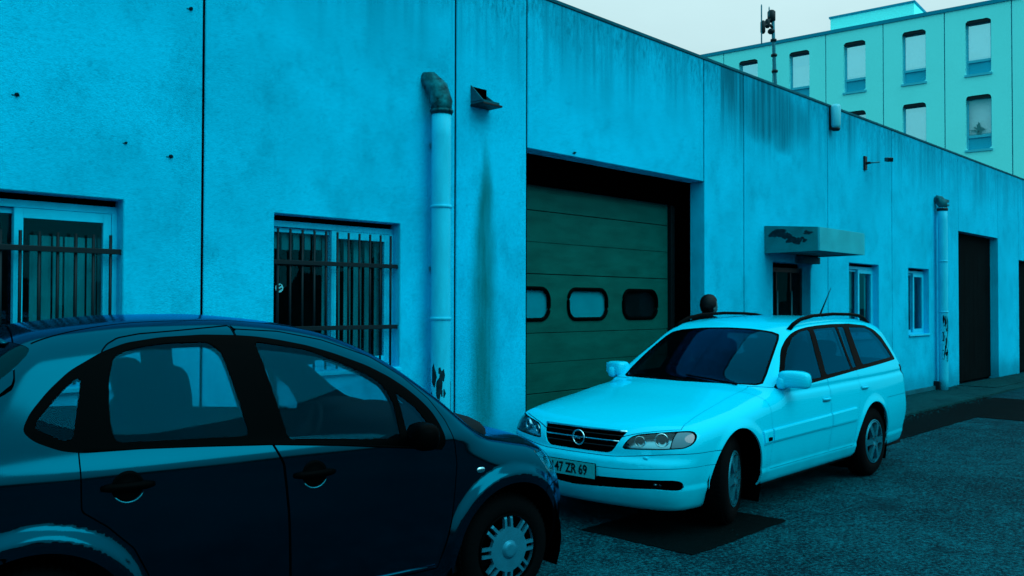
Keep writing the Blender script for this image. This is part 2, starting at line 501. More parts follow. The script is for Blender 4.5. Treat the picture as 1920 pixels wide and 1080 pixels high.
sheet('ground', [(-400, -400), (400, -400), (400, 400), (-400, 400)], -0.004, M_ASPHALT)
strips = MB()  # near-black strips laid over the ground
for x0, x1, y0, y1 in ((7.2, 17.0, 3.98, 4.742), (13.85, 17.0, -6.0, 3.98)):
    xs = np.linspace(x0, x1, max(2, int((x1 - x0) / .12)))
    ys = np.linspace(y0, y1, max(2, int((y1 - y0) / .12)))
    def jit(a, b): return (a, b)
    V = []; Fc = []
    nx, ny = len(xs), len(ys)
    for j, yy in enumerate(ys):
        for i, xx in enumerate(xs):
            ex = random.uniform(-.012, .012) if j in (0,) and y0 > 0 else 0
            ez = random.uniform(-.012, .012) if i in (0, nx - 1) and y0 < 0 else 0
            V.append((xx + ez, yy + ex, .002))
    for j in range(ny - 1):
        for i in range(nx - 1):
            Fc.append((j * nx + i, j * nx + i + 1, (j + 1) * nx + i + 1, (j + 1) * nx + i))
    strips.add(V, Fc)
tag(strips.obj('dark_strip_patch', M_DARKPATCH), kind='structure')
sq = [(4.93, 3.10), (5.4, 3.085), (6.22, 3.095), (6.2, 3.43), (6.19, 4.0), (4.94, 4.02)]
sq2 = []
for (xa, ya), (xb, yb) in zip(sq, sq[1:] + sq[:1]):
    k_ = max(2, int(math.hypot(xb - xa, yb - ya) / .05))
    for t in range(k_):
        sq2.append((xa + (xb - xa) * t / k_ + random.uniform(-.009, .009), ya + (yb - ya) * t / k_ + random.uniform(-.009, .009)))
sheet('dark_square_patch', sq2, .002, M_DARKPATCH)  # near-black patch laid on the ground
pv = MB().box(7.6, 60, 4.75, WY - .002, -.05, .035)
tag(pv.obj('pavement', M_PAVE, None, .012), kind='structure')

# grit, dead leaves and chips gathered along the wall foot, the pavement edge and under the cars
gt = MB(); rnd = random.Random(31)
for k in range(1500):
    q = rnd.random()
    if q < .45: x, y, z = rnd.uniform(7.7, 26), 5.70 - abs(rnd.gauss(0, .12)), .036
    elif q < .75: x, y, z = rnd.uniform(7.7, 20), 4.74 - abs(rnd.gauss(0, .10)), .003
    else: x, y, z = rnd.uniform(2, 16), rnd.uniform(-1, 4), .0
    r_ = rnd.uniform(.004, .016) * (1.6 if q < .45 else 1)
    a = rnd.uniform(0, 6.28)
    pts = [(x + r_ * rnd.uniform(.6, 1.2) * math.cos(a + t * 1.57), y + r_ * rnd.uniform(.6, 1.2) * math.sin(a + t * 1.57), z) for t in range(4)]
    gt.add(pts + [(x, y, z + r_ * .8)], [(0, 1, 4), (1, 2, 4), (2, 3, 4), (3, 0, 4)])
tag(gt.obj('grit', simple('grit_stone', (.0, .05, .065), .9, var=.6, vscale=20, spec=.02)), kind='stuff')

# ------------------------------------------------------------------ workshop building
workshop = empty('workshop_building', (6, WY, 0))
tag(workshop, 'long low workshop with streaked roughcast panel wall, roller door and barred windows', 'building')
WOFF = Vector((-6, -WY, 0))


def wpart(o):
    """parent to the workshop keeping world coordinates in the mesh"""
    o.parent = workshop
    o.matrix_parent_inverse = Matrix.Translation(WOFF)
    return o


def holed_slab(x0, x1, z0, z1, y0, y1, holes):
    xs = sorted({x0, x1, *[h[0] for h in holes], *[h[1] for h in holes]})
    zs = sorted({z0, z1, *[h[2] for h in holes], *[h[3] for h in holes]})
    xs = [x for x in xs if x0 <= x <= x1]; zs = [z for z in zs if z0 <= z <= z1]
    solid = {}
    for i in range(len(xs) - 1):
        for k in range(len(zs) - 1):
            cx, cz = (xs[i] + xs[i + 1]) / 2, (zs[k] + zs[k + 1]) / 2
            solid[i, k] = not any(h[0] < cx < h[1] and h[2] < cz < h[3] for h in holes)
    V = {}; vl = []
    def vid(i, k, s):
        if (i, k, s) not in V:
            V[i, k, s] = len(vl); vl.append((xs[i], y0 if s == 0 else y1, zs[k]))
        return V[i, k, s]
    F = []
    for (i, k), ok in solid.items():
        if not ok: continue
        F.append((vid(i, k, 0), vid(i + 1, k, 0), vid(i + 1, k + 1, 0), vid(i, k + 1, 0)))
        F.append((vid(i, k, 1), vid(i, k + 1, 1), vid(i + 1, k + 1, 1), vid(i + 1, k, 1)))
        for di, dk, a, b in ((-1, 0, (0, 0), (0, 1)), (1, 0, (1, 0), (1, 1)), (0, -1, (0, 0), (1, 0)), (0, 1, (0, 1), (1, 1))):
            if not solid.get((i + di, k + dk), False):
                p, q = (i + a[0], k + a[1]), (i + b[0], k + b[1])
                F.append((vid(*p, 0), vid(*q, 0), vid(*q, 1), vid(*p, 1)))
    return MB().add(vl, F)


WIN = {'w1': (1.215, 2.393, 1.085, 2.262), 'w2': (3.485, 4.66, 1.085, 2.262), 'w3': (13.578, 14.764, 1.085, 2.262), 'w4': (16.083, 17.126, 1.085, 2.262)}
J = .0095
PANELS = [(-2.1, .424, 0, ZT, []), (.424, 2.93, 0, ZT, [WIN['w1']]), (2.93, 5.277, 0, ZT, [WIN['w2']]),
          (5.277, 6.20, 0, ZT, []), (6.20, 9.361, 3.092, ZT, []), (9.361, 10.325, 0, ZT, []),
          (10.325, 12.823, 0, ZT, [(11.10, 12.24, -1, 2.19)]), (12.823, 15.338, 0, ZT, [WIN['w3']]),
          (15.338, 17.86, 0, ZT, [WIN['w4']]), (17.86, 18.80, 0, ZT, []), (18.80, 21.46, 3.076, ZT, []),
          (21.46, 23.10, 0, ZT, []), (23.10, 26.0, 2.66, ZT, []), (26.0, 28.5, 0, ZT, []), (28.5, 31.0, 0, ZT, [])]
panel_objs = []
for x0, x1, z0, z1, holes in PANELS:
    o = holed_slab(x0 + J, x1 - J, z0, z1, WY, WY + .205, holes).obj('wall_panel', M_FACADE, None, .006, 1)
    wpart(o); panel_objs.append(o)
# mastic joints behind the panel gaps
for x0, x1, z0, z1, h in PANELS:
    jm = MB().box(x1 - J + .0005, x1 + J - .0005, WY + .010, WY + .21, .0 if (z0 == 0 or h) else z0, ZT - .005)
    wpart(jm.obj('joint_backing', M_DARK))
wpart(MB().box(-2.1, 31, WY - .012, WY + .26, ZT + .001, ZT + .035).obj('parapet_cap', M_SKIRT, None, .006))
# body of the building behind the wall: roof deck, rear and side walls, dim interior
bm_ = MB()
bm_.box(-2.1, 31, WY + .27, WY + 9.0, 4.0, 4.2)
bm_.box(-2.1, 31, WY + 9.0, WY + 9.2, 0, 4.2)
bm_.box(-2.3, -2.1, WY, WY + 9.2, 0, ZT)
bm_.box(31.0, 31.2, WY, WY + 9.2, 0, ZT)
wpart(bm_.obj('rear_shell', M_SKIRT))
wpart(MB().box(-2.1, 31, WY + .9, WY + 1.0, 0, 4.0).obj('inner_partition', M_DARK))
# projecting plinth at the foot of the wall
pl = MB()
pl.box(12.2, 17.62, WY - .035, WY - .001, .036, .115)
pl.box(9.4, 11.08, WY - .03, WY - .001, 0.036, .10)
wpart(pl.obj('plinth', M_SKIRT, None, .008))
# old fixing bolts and chips in the render
for x, z, d in ((1.76, 2.83, .013), (2.70, 2.58, .014), (2.83, 3.60, .013), (2.40, 2.63, .008), (6.9, 3.13, .013)):
    b_ = MB().lathe([(d, 0), (d * .8, .015), (d * .3, .03)], 8, Matrix.Translation((x, WY + .002, z)) @ Matrix.Rotation(R(90), 4, 'X'))
    b_.box(x - d * 2.2, x + d * 1.2, WY - .004, WY + .002, z - d * .5, z - d * .2)
    wpart(b_.obj('fixing_bolt', M_RUST))


def sub(o, par):
    o.parent = par
    return o


def flat(name, m, x0, x1, y, z0, z1, parent=None):
    return MB().add([(x0, y, z0), (x1, y, z0), (x1, y, z1), (x0, y, z1)], [(0, 1, 2, 3)]).obj(name, m, parent)


def make_window(key, name, bars=None, blind=None, blind_top=None):
    x0, x1, z0, z1 = WIN[key]
    yf = WY + .105          # front of the frame
    xm = (x0 + x1) / 2 + .01
    f = MB()
    e = .045
    # outer frame
    f.box(x0, x1, yf, yf + .075, z1 - .085, z1 - .04)
    f.box(x0, x0 + .03, yf + .02, yf + .07, z0 + .03, z1 - .085)
    f.box(x1 - .035, x1, yf - .01, yf + .07, z0 + .03, z1 - .085)
    f.box(x0, x1, yf - .01, yf + .07, z0, z0 + .03)
    # front sash on the right
    s0, s1, b0, b1 = xm - .03, x1 - .037, z0 + .032, z1 - .088
    f.box(s0, s0 + .052, yf - .008, yf + .022, b0, b1)
    f.box(s1 - .05, s1, yf - .008, yf + .022, b0, b1)
    f.box(s0 + .052, s1 - .05, yf - .008, yf + .022, b1 - .06, b1)
    f.box(s0 + .052, s1 - .05, yf - .008, yf + .022, b0, b0 + .06)
    # rear sash on the left
    t0, t1 = x0 + .032, xm + .02
    f.box(t0, t0 + .03, yf + .03, yf + .058, b0, b1)
    f.box(t1 - .045, t1, yf + .03, yf + .058, b0, b1)
    f.box(t0 + .03, t1 - .045, yf + .03, yf + .058, b1 - .035, b1)
    f.box(t0 + .03, t1 - .045, yf + .03, yf + .058, b0, b0 + .045)
    w = wpart(f.obj('window', M_FRAME, None, .003))
    sub(box('slot_shade', M_DARK, None, x0, x1, yf + .02, yf + .2, z1 - .038, z1 + .1), w)  # near-black box: shutter slot together with the lintel soffit shadow
    sub(flat('pane', M_PANE, t0 + .031, t1 - .046, yf + .044, b0 + .046, b1 - .036), w)
    sub(flat('pane', M_PANE, s0 + .053, s1 - .051, yf + .007, b0 + .061, b1 - .061), w)
    sub(MB().box(x0 - .0, x1 + .0, WY - .03, yf - .012, z0 - .03, z0 - .001).obj('sill', M_FRAME, None, .005), w)
    if blind:
        for (a, b_, zt_, zb_, step, wd) in blind:
            me = None
            x = a
            while x < b_:
                o = box('blind_slat', M_BLIND, None, x, x + wd, yf + .085, yf + .090, zb_ + random.uniform(-.02, .0), zt_)
                o.data.transform(Matrix.Translation((x + wd / 2, yf + .085, 0)) @ Matrix.Rotation(R(random.uniform(8, 22)), 4, 'Z') @ Matrix.Translation((-x - wd / 2, -yf - .085, 0)))
                sub(o, w)
                x += step
    if bars:
        zb, zs_, nb = bars
        yb = WY + .035
        for zz in zs_:
            o = MB().box(x0 - .012, x1 - .001, yb - .008, yb + .006, zz - .017, zz + .017).obj('cross_bar', M_BAR, None, .003)
            sub(o, w)
        for i in range(nb):
            xx = x0 + .06 + (x1 - x0 - .12) * i / (nb - 1)
            o = MB().tube([(xx, yb + .014, z0 + .012), (xx, yb + .014, zb)], .0095, 8).obj('bar', M_BAR)
            sub(o, w)
    return w


w1 = make_window('w1', 'w', bars=(2.035, (1.93, 1.42), 11), blind=[(1.90, 2.33, 2.02, 1.1, .068, .060)])
w2 = make_window('w2', 'w', bars=(2.16, (1.91, 1.415), 11), blind=[(3.56, 3.97, 2.16, 2.03, .10, .07), (4.02, 4.58, 2.2, 1.12, .102, .088)])
make_window('w3', 'w', blind=[(13.62, 14.72, 2.2, 1.1, .3, .29)])
make_window('w4', 'w', blind=[(16.13, 17.08, 2.2, 1.5, .3, .27)])
# round sticker on the left pane of the second window
st = MB()
Mx = Matrix.Translation((3.615, WY + .140, 1.72)) @ Matrix.Rotation(R(90), 4, 'X')
st.lathe([(.034, 0), (.034, .002)], 20, Mx, False, 0)
for dx, dz in ((-.004, .012), (.004, -.011)):
    st.box(-.02, .02, -.0055, .0055, .0025, .0032, 1, Mx @ Matrix.Translation((dx, dz, 0)) @ Matrix.Rotation(R(28), 4, 'Z'))
o = st.obj('sticker', [M_PLATE, M_PLATEK]); sub(o, w2)


# ---- sectional roller door, with rounded windows cut through one section
def rrect(x, z, cx, cz, hx, hz, r):
    qx = np.abs(x - cx) - hx + r; qz = np.abs(z - cz) - hz + r
    return np.minimum(np.maximum(qx, qz), 0) + np.hypot(np.maximum(qx, 0), np.maximum(qz, 0)) - r


def cut(bm, fn, faces=None):
    """split the faces of bm along fn == 0; returns {vert: value}"""
    bm.verts.ensure_lookup_table()
    co = np.array([v.co[:] for v in bm.verts])
    val = fn(co[:, 0], co[:, 1], co[:, 2])
    val = np.where(np.abs(val) < 2e-4, 0, val)
    bm.verts.index_update()
    vals = {v: float(val[v.index]) for v in bm.verts}
    fset = None
    if faces is not None:
        fset = set(faces)
        es = set(e for f in fset for e in f.edges)
    else:
        es = list(bm.edges)
    touched = set()
    for e in list(es):
        a, b = e.verts
        va, vb = vals[a], vals[b]
        if va * vb < 0:
            t = va / (va - vb)
            ne, nv = bmesh.utils.edge_split(e, a, t)
            vals[nv] = 0.0
            for f in nv.link_faces: touched.add(f)
        elif va == 0 or vb == 0:
            for v, q in ((a, va), (b, vb)):
                if q == 0:
                    for f in v.link_faces: touched.add(f)
    for f in list(touched):
        if fset is not None and f not in fset: continue
        stack = [f]
        while stack:
            g = stack.pop()
            vs = list(g.verts)
            sg = [vals[v] for v in vs]
            if not (min(sg) < 0 < max(sg)): continue
            zi = [i for i, q in enumerate(sg) if q == 0]
            done = False
            for ii in range(len(zi)):
                for jj in range(ii + 1, len(zi)):
                    i, j = zi[ii], zi[jj]
                    if j - i < 2 or (i == 0 and j == len(vs) - 1): continue
                    m1 = [sg[k] for k in range(i + 1, j)]
                    m2 = [sg[k % len(vs)] for k in range(j + 1, i + len(vs))]
                    if all(q <= 0 for q in m1) or all(q >= 0 for q in m1) or all(q <= 0 for q in m2) or all(q >= 0 for q in m2):
                        nf, _ = bmesh.utils.face_split(g, vs[i], vs[j])
                        if fset is not None: fset.add(nf)
                        stack += [g, nf]; done = True
                        break
                if done: break
    return vals


def fval(f, vals):
    return sum(vals[v] for v in f.verts)


def sdf_slab(x0, x1, z0, z1, y0, y1, hole, step):
    """vertical board with rounded holes; hole(x,z) < 0 is open"""
    nx, nz = max(2, round((x1 - x0) / step)), max(2, round((z1 - z0) / step))
    xs, zs = np.linspace(x0, x1, nx + 1), np.linspace(z0, z1, nz + 1)
    bm = bmesh.new()
    vs = [[bm.verts.new((x, y0, z)) for x in xs] for z in zs]
    for k in range(nz):
        for i in range(nx):
            bm.faces.new((vs[k][i], vs[k][i + 1], vs[k + 1][i + 1], vs[k + 1][i]))
    vals = cut(bm, lambda x, y, z: hole(x, z))
    bmesh.ops.delete(bm, geom=[f for f in bm.faces if fval(f, vals) < 0], context='FACES')
    bmesh.ops.dissolve_limit(bm, angle_limit=R(1), verts=bm.verts, edges=bm.edges)
    be = [e for e in bm.edges if len(e.link_faces) == 1]
    r = bmesh.ops.extrude_edge_only(bm, edges=be)
    for v in [g for g in r['geom'] if isinstance(g, bmesh.types.BMVert)]:
        v.co.y = y1
    bmesh.ops.recalc_face_normals(bm, faces=bm.faces)
    return bm


def bm_obj(bm, name, m, parent=None, smooth=False):
    me = bpy.data.meshes.new(name)
    bm.to_mesh(me); bm.free()
    if smooth: me.polygons.foreach_set('use_smooth', [True] * len(me.polygons))
    return link(name, me, m, parent)


DY = 6.17
gd = empty('roller_door', (0, 0, 0)); wpart(gd)
GX0, GX1 = 6.10, 9.262
sec = [(.04, .672), (.680, 1.300), (1.308, 1.914), (1.922, 2.572), (2.580, 3.22)]
ov = [(6.70, 1.606), (7.69, 1.606), (8.68, 1.606)]
for i, (za, zb) in enumerate(sec):
    if i == 2:
        bm = sdf_slab(GX0, GX1, za, zb, DY, DY + .04, lambda x, z: np.minimum.reduce([rrect(x, z, cx, cz, .338, .163, .125) for cx, cz in ov]), .035)
        sub(bm_obj(bm, 'door_section', M_DOORG), gd)
    else:
        m_ = MB()
        mid = (za + zb) / 2
        # a shallow rib half way up each section
        m_.box(GX0, GX1, DY, DY + .04, za, mid - .004).box(GX0, GX1, DY, DY + .04, mid + .004, zb).box(GX0, GX1, DY + .004, DY + .036, mid - .0039, mid + .0039)
        sub(m_.obj('door_section', M_DOORG, None, .003, 1), gd)
def rr_path(cx, cz, hx, hz, r, y, n=6):
    pts = []
    for sx, sz, a0 in ((1, 1, 0), (-1, 1, 90), (-1, -1, 180), (1, -1, 270)):
        for k in range(n + 1):
            a = R(a0 + 90 * k / n)
            pts.append((cx + sx * (hx - r) + r * math.cos(a), y, cz + sz * (hz - r) + r * math.sin(a)))
    return pts
M_PORT = glass('port_pane', (.5, .7, .72), refl=(.1, .6, .8), dust=.75, dustcol=(.0, .30, .42))
M_PORTD = glass('dark_port_pane', (.2, .3, .3), refl=(.0, .10, .12), dust=.04)
for i, (cx, cz) in enumerate(ov):
    t = MB().tube(rr_path(cx, cz, .338, .163, .125, DY - .004), .021, 8, closed=True, sx=1)
    fr = sub(t.obj('port_frame', M_TRIM), gd)
    me = MB().add([(p[0], DY + .02, p[2]) for p in rr_path(cx, cz, .337, .162, .124, 0)], [tuple(range(28))]).mesh()
    o = link('pane', me, M_PORTD if i == 2 else M_PORT)
    o.parent = fr
gr_ = MB()
gr_.box(GX1 + .004, GX1 + .085, DY - .05, DY + .06, 0, 3.3)
sub(gr_.obj('guide_rail', M_BAR, None, .004), gd)
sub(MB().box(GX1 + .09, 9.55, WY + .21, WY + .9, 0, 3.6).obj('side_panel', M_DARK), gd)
sub(MB().box(6.0, 9.6, DY - .10, DY - .012, 2.83, 3.6).obj('soffit_shade_box', M_DARK, None, .02), gd)  # added near-black box, stands for the soffit shadow above the door

# ---- second shut door further along, third doorway at the frame edge
d2 = empty('sliding_door', (0, 0, 0)); wpart(d2)
M_DOOR2 = simple('dark_sheet_door', (.0, .003, .004), .9, var=.4, vscale=2.0, spec=.03)
nlv = 9
for k in range(nlv):
    xa = 18.80 + (21.46 - 18.80) * k / nlv; xb = 18.80 + (21.46 - 18.80) * (k + 1) / nlv
    sub(MB().box(xa + .004, xb - .004, WY + .16, WY + .2, .05, 3.2).obj('door_leaf', M_DOOR2, None, .004, 1), d2)
d3 = empty('doorway_door', (0, 0, 0)); wpart(d3)
for k in range(8):
    xa = 23.10 + 2.9 * k / 8
    sub(MB().box(xa + .004, xa + 2.9 / 8 - .004, WY + .12, WY + .16, .05, 2.7).obj('door_leaf', M_DOOR2, None, .004, 1), d3)
wpart(MB().box(18.6, 22.6, 5.0, WY - .04, .036, .05).obj('door_ramp', M_PAVE, None, .006))

# ---- entrance: recessed dark glazed door under a small canopy
ent = MB()
y_ = WY + .13
for xa, xb in ((11.10, 11.15), (11.44, 11.47), (11.86, 11.90), (12.17, 12.235)):
    ent.box(xa, xb, y_, y_ + .05, .06, 2.13)
ent.box(11.15, 12.17, y_ + .002, y_ + .048, 2.06, 2.128)
ent.box(11.15, 12.17, y_ + .002, y_ + .048, .06, .16)
e_ = wpart(ent.obj('entrance_door', M_BAR, None, .004))
for xa, xb in ((11.151, 11.439), (11.471, 11.859), (11.901, 12.169)):
    sub(box('pane', M_PORTD, None, xa, xb, y_ + .02, y_ + .026, .161, 2.059), e_)
for xa in (11.455, 11.88):
    sub(MB().tube([(xa, y_ - .012, .9), (xa, y_ - .012, 1.8)], .011, 8).obj('pull_bar', M_GREY, None), e_)
can = MB()
can.box(10.862, 12.285, 4.946, 4.975, 2.296, 2.598)         # fascia
c_ = wpart(can.obj('canopy', M_CANOPY, None, .004))
sub(MB().add([(10.862, 4.976, 2.296), (10.862, WY - .003, 2.288), (10.862, WY - .003, 2.655), (10.862, 4.976, 2.60),
              (10.89, 4.976, 2.296), (10.89, WY - .003, 2.288), (10.89, WY - .003, 2.655), (10.89, 4.976, 2.60)],
             [(0, 1, 2, 3), (7, 6, 5, 4), (0, 4, 5, 1), (1, 5, 6, 2), (2, 6, 7, 3), (3, 7, 4, 0)]).obj('side_board', M_CANOPYS), c_)
sub(MB().add([(12.257, 4.976, 2.296), (12.257, WY - .003, 2.288), (12.257, WY - .003, 2.655), (12.257, 4.976, 2.60),
              (12.285, 4.976, 2.296), (12.285, WY - .003, 2.288), (12.285, WY - .003, 2.655), (12.285, 4.976, 2.60)],
             [(0, 1, 2, 3), (7, 6, 5, 4), (0, 4, 5, 1), (1, 5, 6, 2), (2, 6, 7, 3), (3, 7, 4, 0)]).obj('side_board', M_CANOPYS), c_)
sub(box('soffit', M_CANOPYS, None, 10.892, 12.255, 4.977, WY - .003, 2.305, 2.33), c_)
sub(box('cover_sheet', M_SKIRT, None, 10.892, 12.255, 4.98, WY - .004, 2.56, 2.58), c_)
# torn patch on the side board where the facing has peeled away
rnd = random.Random(3)
tp = MB()
spine = [(5.58, 2.55), (5.48, 2.555), (5.40, 2.52), (5.36, 2.46), (5.27, 2.43), (5.18, 2.45), (5.10, 2.52)]
for (ya, za), w_ in zip(spine, (.05, .07, .075, .06, .045, .04, .03)):
    for q in range(5):
        cy, cz = ya + rnd.uniform(-.05, .05), za + rnd.uniform(-.03, .03)
        k_ = rnd.randint(6, 9)
        pts = []
        for t in range(k_):
            a = 2 * math.pi * t / k_; rr = w_ * rnd.uniform(.35, .85)
            pts.append((cy + rr * math.cos(a) * 1.2, min(cz + rr * math.sin(a) * .8, 2.60)))
        xo = 10.8598 - q * .0004 - rnd.uniform(0, .0003)
        tp.add([(xo, y, z) for y, z in pts] + [(10.8618, y, z) for y, z in pts], [tuple(range(k_))] + [(i, (i + 1) % k_, k_ + (i + 1) % k_, k_ + i) for i in range(k_)])
tpo = tp.obj('torn_patch', M_RUST); tag(tpo, kind='stuff'); sub(tpo, c_)
# lamp box under the canopy
lb = MB().box(11.75, 12.30, WY - .12, WY - .001, 2.19, 2.285)
sub(lb.obj('lamp_box', M_SKIRT, None, .01), c_)


# ------------------------------------------------------------------ fittings on the wall (things of their own)
def drainpipe(x, ztop, label, r=.083, dark=()):
    root = empty('drainpipe', (x, WY - r - .045, 0))
    tag(root, label, 'drainpipe', 'drainpipes on the workshop wall')
    MB().tube([(0, 0, .02 + k * (ztop - .02) / 14) for k in range(15)], r, 20).obj('pipe', M_PIPE, root)
    for zz in (1.48, 2.42):
        if zz < ztop: MB().lathe([(r + .002, zz - .012), (r + .009, zz - .01), (r + .009, zz + .012), (r + .002, zz + .014)], 20, None).obj('collar', M_PIPE, root)
    return root


p1 = drainpipe(4.995, 3.24, 'fat pale drainpipe with a dark rusty hood, between barred window and roller door')
# the hood: a bent scoop of rusted sheet leaning into the wall
hd = MB()
hp = [(0, 0, 3.20), (0, .0, 3.30), (-.02, .03, 3.42), (-.05, .10, 3.50), (-.07, .16, 3.53)]
hd.tube(hp, [.090, .094, .092, .08, .05], 16)
hd.lathe([(.096, 3.215), (.101, 3.225), (.096, 3.24)], 20)
M_HOOD = simple('rusty_hood', (.0, .10, .13), .6, metal=.3, var=.85, vscale=16, bump=.4, bscale=30)
hd.obj('hood', M_HOOD, p1)
for zz in (2.95, 1.9, .75):
    MB().box(-.02, .02, .10, .14, zz - .02, zz + .02).obj('bracket', M_GREY, p1)
# flaked paint low on the pipe
fk = MB()
rnd = random.Random(5)
for k in range(26):
    a = R(rnd.uniform(165, 250)); z = rnd.uniform(.35, 1.05) if k > 8 else rnd.uniform(.6, 1.0)
    w_, h_ = rnd.uniform(.15, .34), rnd.uniform(.03, .11)
    n0 = 5
    vs = []
    for j in range(n0):
        t = 2 * math.pi * j / n0
        aa = a + w_ * math.cos(t) * .9; zz = z + h_ * math.sin(t)
        vs.append((0.0836 * math.cos(aa), 0.0836 * math.sin(aa), zz))
    fk.add(vs, [tuple(range(n0))])
fk.obj('bare_patch', M_RUST, p1)
MB().box(.07, .092, -.03, .03, .3, .95).obj('clip_strip', M_BAR, p1, .004)

p2 = drainpipe(17.48, 3.42, 'drainpipe with torn black poster strip, right of the small far window', r=.082)
hd = MB().tube([(0, 0, 3.40), (0, 0, 3.50), (-.02, .06, 3.58), (-.04, .12, 3.62)], [.088, .092, .08, .05], 14)
hd.box(.05, .22, -.05, .02, 3.53, 3.58); hd.box(.08, .2, -.06, .02, 3.46, 3.49)
hd.obj('hood', M_HOOD, p2)
MB().lathe([(.088, 3.36), (.094, 3.37), (.094, 3.40), (.088, 3.41)], 16).obj('collar', M_BAR, p2)
sk = MB()
for k in range(30):
    a = R(rnd.uniform(195, 330)); z = rnd.uniform(.55, 1.42)
    w_, h_ = rnd.uniform(.2, .5), rnd.uniform(.04, .13)
    vs = [(0.0826 * math.cos(a + w_ * math.cos(t)), 0.0826 * math.sin(a + w_ * math.cos(t)), z + h_ * math.sin(t)) for t in [2 * math.pi * j / 6 for j in range(6)]]
    sk.add(vs, [tuple(range(6))])
sk.obj('torn_poster', M_TRIM, p2)
MB().box(-.16, -.11, .02, .13, .0, .2).obj('base_block', M_BAR, p2, .01)
MB().box(-.1, .1, -.1, .12, -.0, .03).obj('shoe', M_PIPE, p2, .01)

# overflow spout: broken square tile spout
sp_ = empty('overflow_spout', (5.56, WY, 3.47)); tag(sp_, 'broken dark overflow spout above the green slime run', 'spout')
b_ = MB()
b_.box(-.10, .10, -.16, .0, -.085, -.065)
b_.add([(-.105, -.002, -.065), (-.105, -.15, -.065), (-.105, -.002, .085), (-.09, -.002, -.065), (-.09, -.15, -.065), (-.09, -.002, .085)], [(0, 1, 2), (5, 4, 3), (0, 3, 4, 1), (1, 4, 5, 2), (2, 5, 3, 0)])
b_.add([(.105, -.002, -.065), (.105, -.12, -.065), (.105, -.002, .02), (.09, -.002, -.065), (.09, -.12, -.065), (.09, -.002, .02)], [(0, 1, 2), (5, 4, 3), (0, 3, 4, 1), (1, 4, 5, 2), (2, 5, 3, 0)])
b_.obj('spout_tray', M_SKIRT, sp_)
box('spout_opening', M_DARK, sp_, -.089, .089, -.006, -.001, -.064, .075)
MB().box(-.11, .13, -.17, -.001, -.105, -.086).obj('drip_edge', M_BAR, sp_, .004)

# long bulkhead lamp hung at the parapet
bl = empty('bulkhead_lamp', (12.92, WY, 4.43)); tag(bl, 'pale elongated bulkhead lamp at the parapet above the entrance canopy', 'lamp')
MB().lathe([(.0, -.19), (.05, -.185), (.075, -.14), (.08, .13), (.06, .17), (.0, .175)], 16, Matrix.Translation((0, -.085, 0)) @ Matrix.Scale(.9, 4, (0, 1, 0)), cap=False).obj('diffuser', simple('opal_plastic', (.03, .50, .66), .35, coat=.2), bl)
MB().lathe([(.0, -.225), (.05, -.22), (.065, -.186), (.055, -.18), (0, -.18)], 14, Matrix.Translation((0, -.085, 0)), cap=False).obj('end_cap', M_BAR, bl)
MB().box(-.05, .05, -.02, -.001, -.19, .16).obj('back_plate', M_BAR, bl, .004)

# surveillance camera style arm
ar = empty('wall_camera', (14.2, WY, 3.88)); tag(ar, 'small dark wall camera on a bracket, below the parapet right of the bulkhead lamp', 'camera')
MB().box(-.06, .03, -.03, -.001, -.11, .11).box(.0, .02, -.09, -.03, -.02, .02).obj('bracket', M_BAR, ar, .006)
MB().tube([(.02, -.08, 0), (.1, -.2, .01)], .012, 8).obj('arm', M_GREY, ar)
MB().box(-.04, .04, -.17, .12, -.032, .032, mtx=Matrix.Translation((.2, -.3, .05)) @ Matrix.Rotation(R(-58), 4, 'Z') @ Matrix.Rotation(R(10), 4, 'X')).obj('housing', M_BAR, ar, .01)

# aerial mast on the workshop roof
mast = empty('aerial_mast', (16.68, 8.5, 4.2)); tag(mast, 'thin roof mast with cluster of dark aerials against the sky', 'aerial')
MB().tube([(0, 0, 0), (-.02, 0, 1.6), (-.10, 0, 2.6), (-.14, 0, 3.3)], [.04, .036, .034, .034], 8).obj('pole', M_GREY, mast)
for zz, xx in ((2.10, -.06), (2.42, -.09), (2.72, -.11)):
    MB().lathe([(.04, zz), (.062, zz + .01), (.062, zz + .05), (.04, zz + .06)], 10, Matrix.Translation((xx, 0, 0))).obj('clamp', M_BAR, mast)
MB().tube([(-.12, 0, 3.0), (-.24, .04, 3.06), (-.40, .08, 2.98)], .03, 8).obj('cross_arm', M_BAR, mast)
MB().tube([(-.12, 0, 3.2), (-.26, .04, 3.12)], .026, 8).obj('cross_arm', M_BAR, mast)
for dx, z0, z1, rr, mm in ((-.40, 2.84, 3.10, .05, M_BAR), (-.44, 2.62, 3.42, .014, M_GREY), (-.26, 2.98, 3.16, .05, M_BAR), (-.14, 3.12, 3.36, .08, M_BAR), (-.21, 3.2, 3.42, .012, M_GREY), (-.15, 2.88, 2.98, .07, M_BAR)):
    MB().lathe([(rr * .6, z0), (rr, z0 + .03), (rr, z1 - .03), (rr * .6, z1)], 10, Matrix.Translation((dx, -dx * .2, 0))).obj('aerial', mm, mast)

